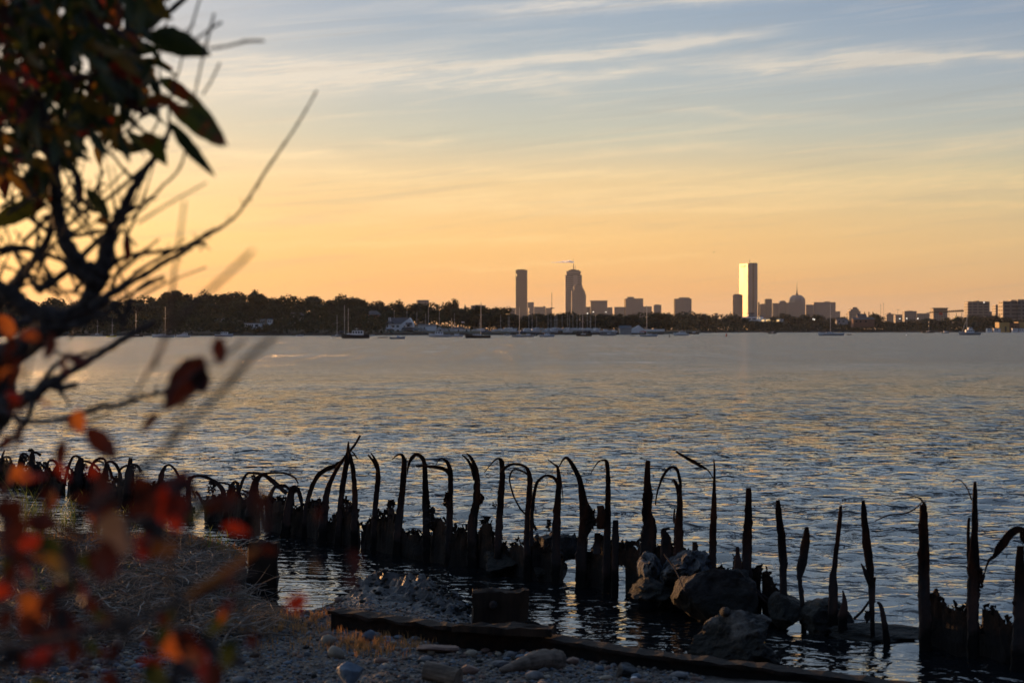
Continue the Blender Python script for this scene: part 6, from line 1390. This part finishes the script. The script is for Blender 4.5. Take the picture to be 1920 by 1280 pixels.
# short spurs and buds along the main limbs
mb = MB()
for c, d in curves[6:17]:
    for p in c[3:-3:2]:
        if br.random() < .55:
            q = p+Vector((br.gauss(0,.008), br.gauss(0,.008), br.choice([-1,1])*br.uniform(.004,.018))); mb.tube([p, q], [.0022,.0008], 4)
mb.build('spur_buds', M['bark'], B1)['kind'] = 'stuff'
# leaves: the ones that stand out
LV = [(340,160,428,275,24,'leaf_mixed',-.5,.12),(312,193,420,276,40,'leaf_mixed',-.5,.12),(318,227,404,332,26,'leaf_green',-.5,.12),(268,248,314,312,34,'leaf_mixed',-.3,.1),(282,62,396,104,52,'leaf_green',-.3,.12),
      (300,40,240,10,50,'leaf_green',0,.1),(160,352,206,412,26,'leaf_green',-.1,.1),(-20,425,92,380,40,'leaf_green',0,.2),(236,436,240,492,16,'leaf_red',-.1,.05),(140,318,152,385,18,'leaf_brown',0,.1),
      (-15,140,38,172,26,'leaf_red',-.4,.1),(-10,165,42,200,36,'leaf_yellow',-.4,.1),(70,30,120,60,30,'leaf_green',0,.1),(80,75,150,110,30,'leaf_green',-.2,.1),(130,40,170,20,26,'leaf_yellow',0,.1),(96,120,60,160,24,'leaf_green',0,.1),
      (30,300,38,306,26,'leaf_red',0,.1),(205,420,180,410,20,'leaf_yellow',.1,.1),(0,590,24,640,30,'leaf_orange',-.8,.1),(10,660,20,730,40,'leaf_brown',-.8,.1)]
for x0,y0,x1,y1,w_,m,dd,cu in LV: leaf(B1, x0,y0,x1,y1,w_, D1+dd, m, curl=cu, roll=br.uniform(-.4,.4), dd=br.uniform(-.06,.06))
for x0,y0,x1,y1,w_,dd,cu,rl,lab in [(383,668,308,772,62,-1.7,.1,.2,'large dark red leaf'),(372,690,382,740,40,-1.7,.1,.2,None),(410,630,416,686,30,-1.8,.15,.3,'upright dark red leaf'),(296,772,262,812,18,-1.7,.1,.1,'thin folded leaf'),(160,800,222,860,44,-2.0,.15,.2,'dark red hanging leaf'),(120,820,112,890,26,-2.0,.1,.5,None)]:
    leaf(B1, x0,y0,x1,y1,w_, D1+dd, 'leaf_brown', name='leaf', curl=cu, roll=rl, label=lab)
branch(B1, [(330,722,5),(380,690,5),(420,668,5),(460,635,6)], D1-1.75); branch(B1, [(296,770,4),(312,752,4),(330,722,4)], D1-1.7)
# the mass of foliage in the upper left corner
mats_f = ['leaf_green','leaf_mixed','leaf_yellow','leaf_red','leaf_brown']
mb = MB(); cnt = 0
while cnt < 1080:
    px = br.uniform(-160, 400); py = br.uniform(-140, 330)
    den = sstep(300, 175, py+max(0, px-225)*.75-max(0, 60-py)*.4)*sstep(330, 210, px-.0*py) if True else 1
    if px < 110: den = max(den, .75*sstep(430, 300, py)*sstep(130, 40, px))
    den *= 0.28+0.72*sstep(-.22, .1, nz(px*.013+4, py*.013, 2))
    if br.random() > den: continue
    d = D1+br.uniform(-.55,.75); a = br.gauss(1.15, .8); L_ = br.uniform(34, 92); mb.m = br.choices(range(5), [.60,.13,.14,.04,.09])[0]
    b_ = P(px, py, d); leaf_into(mb, b_, P(px+math.cos(a)*L_, py+math.sin(a)*L_, d+br.uniform(-.07,.07)), L_*br.uniform(.22,.38)/F*d, br.uniform(.02,.25), br.uniform(.1,.5), 6, br.gauss(0,.7)); cnt += 1
f_ = mb.build('foliage', [M[x] for x in mats_f], B1, smooth=True)
mb = MB()
for _ in range(60):                   # twigs inside the foliage
    px = br.uniform(-60, 300); py = br.uniform(-40, 280); a = br.uniform(-2.6,-.4); L_ = br.uniform(50,150); d = D1+br.uniform(-.3,.4)
    mb.tube(catmull([P(px,py,d), P(px+math.cos(a)*L_*.5+br.gauss(0,8), py+math.sin(a)*L_*.5, d), P(px+math.cos(a)*L_, py+math.sin(a)*L_+br.gauss(0,10), d)], 4), [4.5/F*d/2]*5+[2.5/F*d/2]*4, 5)
for _ in range(80):                   # tangle of fine branches round the fork
    px = br.uniform(-60, 260); py = br.uniform(380, 640); a = br.choice([-.7,-2.4,-.5,-1.2,-2.0])+br.gauss(0,.25); L_ = br.uniform(60,190); d = D1+br.uniform(-.3,.5); w_ = br.uniform(4,10)
    mb.tube(catmull([P(px,py,d), P(px+math.cos(a)*L_*.5+br.gauss(0,9), py+math.sin(a)*L_*.5+br.gauss(0,6), d), P(px+math.cos(a)*L_, py+math.sin(a)*L_, d)], 4), [w_/F*d/2]*5+[w_*.5/F*d/2]*4, 5)
mb.build('twigs', M['bark'], B1)['kind'] = 'stuff'
# ------------------------------------------------------------------ red leaved creeper close to the lens, low left
B2 = thing('creeper', 'out of focus creeper with bright red and orange leaves at the lower left', 'creeper')
D2 = 2.35
rz_ = beach_z(-.6, D2)
for pts, dd in [([(150,1900,14),(120,1600,12),(90,1330,10),(60,1200,8),(66,1060,7)],0),([(300,1900,16),(310,1500,12),(316,1330,10),(330,1180,9),(318,1040,8),(330,930,7)],0),
                ([(-60,1225,16),(80,1205,16),(180,1180,15),(290,1150,14),(400,1100,13),(480,1072,11)],-.1),([(130,985,9),(165,960,11),(215,920,13),(262,880,14),(300,850,12),(350,800,11),(392,756,10),(432,716,16),(470,668,12),(520,625,10)],-.25),
                ([(220,990,10),(300,965,11),(360,945,10),(420,935,10)],-.05),([(300,850,8),(330,800,8),(356,745,8)],-.35),([(500,1300,6),(470,1180,6),(440,1120,6)],.1)]:
    branch(B2, pts, D2+dd, name='stem', knob=.1)
RL = [(318,905,338,1000,74,'leaf_red'),(352,880,320,925,50,'leaf_brown'),(300,900,372,910,36,'leaf_brown'),(200,960,240,1042,70,'leaf_tan'),(262,890,280,975,50,'leaf_brown'),(186,880,176,985,44,'leaf_brown'),(222,930,176,960,36,'leaf_brown'),
      (28,1016,96,1010,36,'leaf_red'),(60,1030,110,1050,40,'leaf_mixed'),(82,1038,118,1086,30,'leaf_yellow'),(38,1060,62,1092,30,'leaf_red'),(120,1010,130,1080,44,'leaf_brown'),(28,1115,80,1168,52,'leaf_orange'),(60,1110,40,1165,48,'leaf_orange'),(-20,1110,28,1098,36,'leaf_red'),
      (142,1078,152,1132,20,'leaf_red'),(196,1010,192,1095,54,'leaf_brown'),(176,1060,222,1085,40,'leaf_brown'),(92,1215,54,1258,50,'leaf_red'),(92,1200,110,1230,30,'leaf_red'),(300,1190,350,1235,40,'leaf_orange'),(330,1180,300,1230,36,'leaf_orange'),(362,1195,380,1290,30,'leaf_red'),(350,1215,376,1240,28,'leaf_orange'),
      (138,1195,150,1290,30,'leaf_brown'),(190,1262,230,1290,36,'leaf_brown'),(470,905,480,1030,46,'leaf_brown'),(450,935,500,920,36,'leaf_brown'),(500,960,488,1005,30,'leaf_brown'),(540,1118,562,1148,34,'leaf_red'),(556,1112,568,1140,28,'leaf_red'),(424,1150,434,1120,26,'leaf_brown'),(428,1140,412,1170,18,'leaf_orange'),(418,985,470,1000,24,'leaf_red'),
      (586,1040,592,1080,18,'leaf_brown'),(660,1028,668,1082,26,'leaf_brown'),(650,1080,664,1108,24,'leaf_brown'),(168,940,182,990,30,'leaf_orange'),(0,940,40,985,60,'leaf_brown'),(30,960,10,1030,60,'leaf_brown'),(100,990,150,1010,30,'leaf_brown'),(280,1000,262,1050,34,'leaf_red'),(250,1010,285,1030,30,'leaf_red'),(548,884,556,898,14,'leaf_tan'),(360,835,370,842,12,'leaf_brown'),
      (286,1050,302,1010,26,'leaf_orange'),(306,1048,328,1010,22,'leaf_orange'),(262,1240,310,1248,20,'leaf_red'),(372,960,420,930,36,'leaf_brown'),(400,930,440,960,30,'leaf_brown')]
for x0,y0,x1,y1,w_,m in RL: leaf(B2, x0,y0,x0+(x1-x0)*1.0,y0+(y1-y0)*1.0,w_*.92, D2+br.uniform(-.35,.2), m, curl=br.uniform(.02,.2), roll=br.gauss(0,.35), dd=br.uniform(-.04,.04))
for k_l in range(26):                 # rust red leaves up the left edge
    px = abs(br.gauss(0,75)); py = br.uniform(600, 960); a = br.gauss(1.3,.7); L_ = br.uniform(24,60)
    leaf(B2, px, py, px+math.cos(a)*L_, py+math.sin(a)*L_, L_*br.uniform(.35,.6), D2+br.uniform(.0,.9), br.choice(['leaf_brown','leaf_red','leaf_brown','leaf_orange']), curl=br.uniform(0,.25), roll=br.gauss(0,.6))
branch(B2, [(40,1900,10),(20,1400,9),(8,1000,8),(30,800,6),(60,660,4),(70,600,3)], D2+.4, name='stem', knob=.1)
for _ in range(85):                   # darker leaves deeper in the creeper
    px = abs(br.gauss(0,230)); py = br.uniform(890, 1270); a = br.gauss(1.3,.7); L_ = br.uniform(30,75)
    leaf(B2, px, py, px+math.cos(a)*L_, py+math.sin(a)*L_, L_*br.uniform(.4,.7), D2+br.uniform(-.2,.5), br.choice(['leaf_brown','leaf_brown','leaf_brown','leaf_green','bark']), curl=br.uniform(0,.2), roll=br.gauss(0,.5))
branch(B2, [(350,1120,15),(400,1088,18),(440,1060,17),(484,1030,13)], D2-.12, name='stem', m='lit_stem', knob=.08)
g = ground_hit(275, 1245); mb = MB(); leaf_into(mb, g+Vector((-.09,0,.03)), g+Vector((.10,.0,.05)), .07, .2, .4, 8, .9); tag(mb.build('fallen_leaf', M['leaf_red'], smooth=True), 'fallen red leaf lying on the gravel in the lower left', 'leaf')
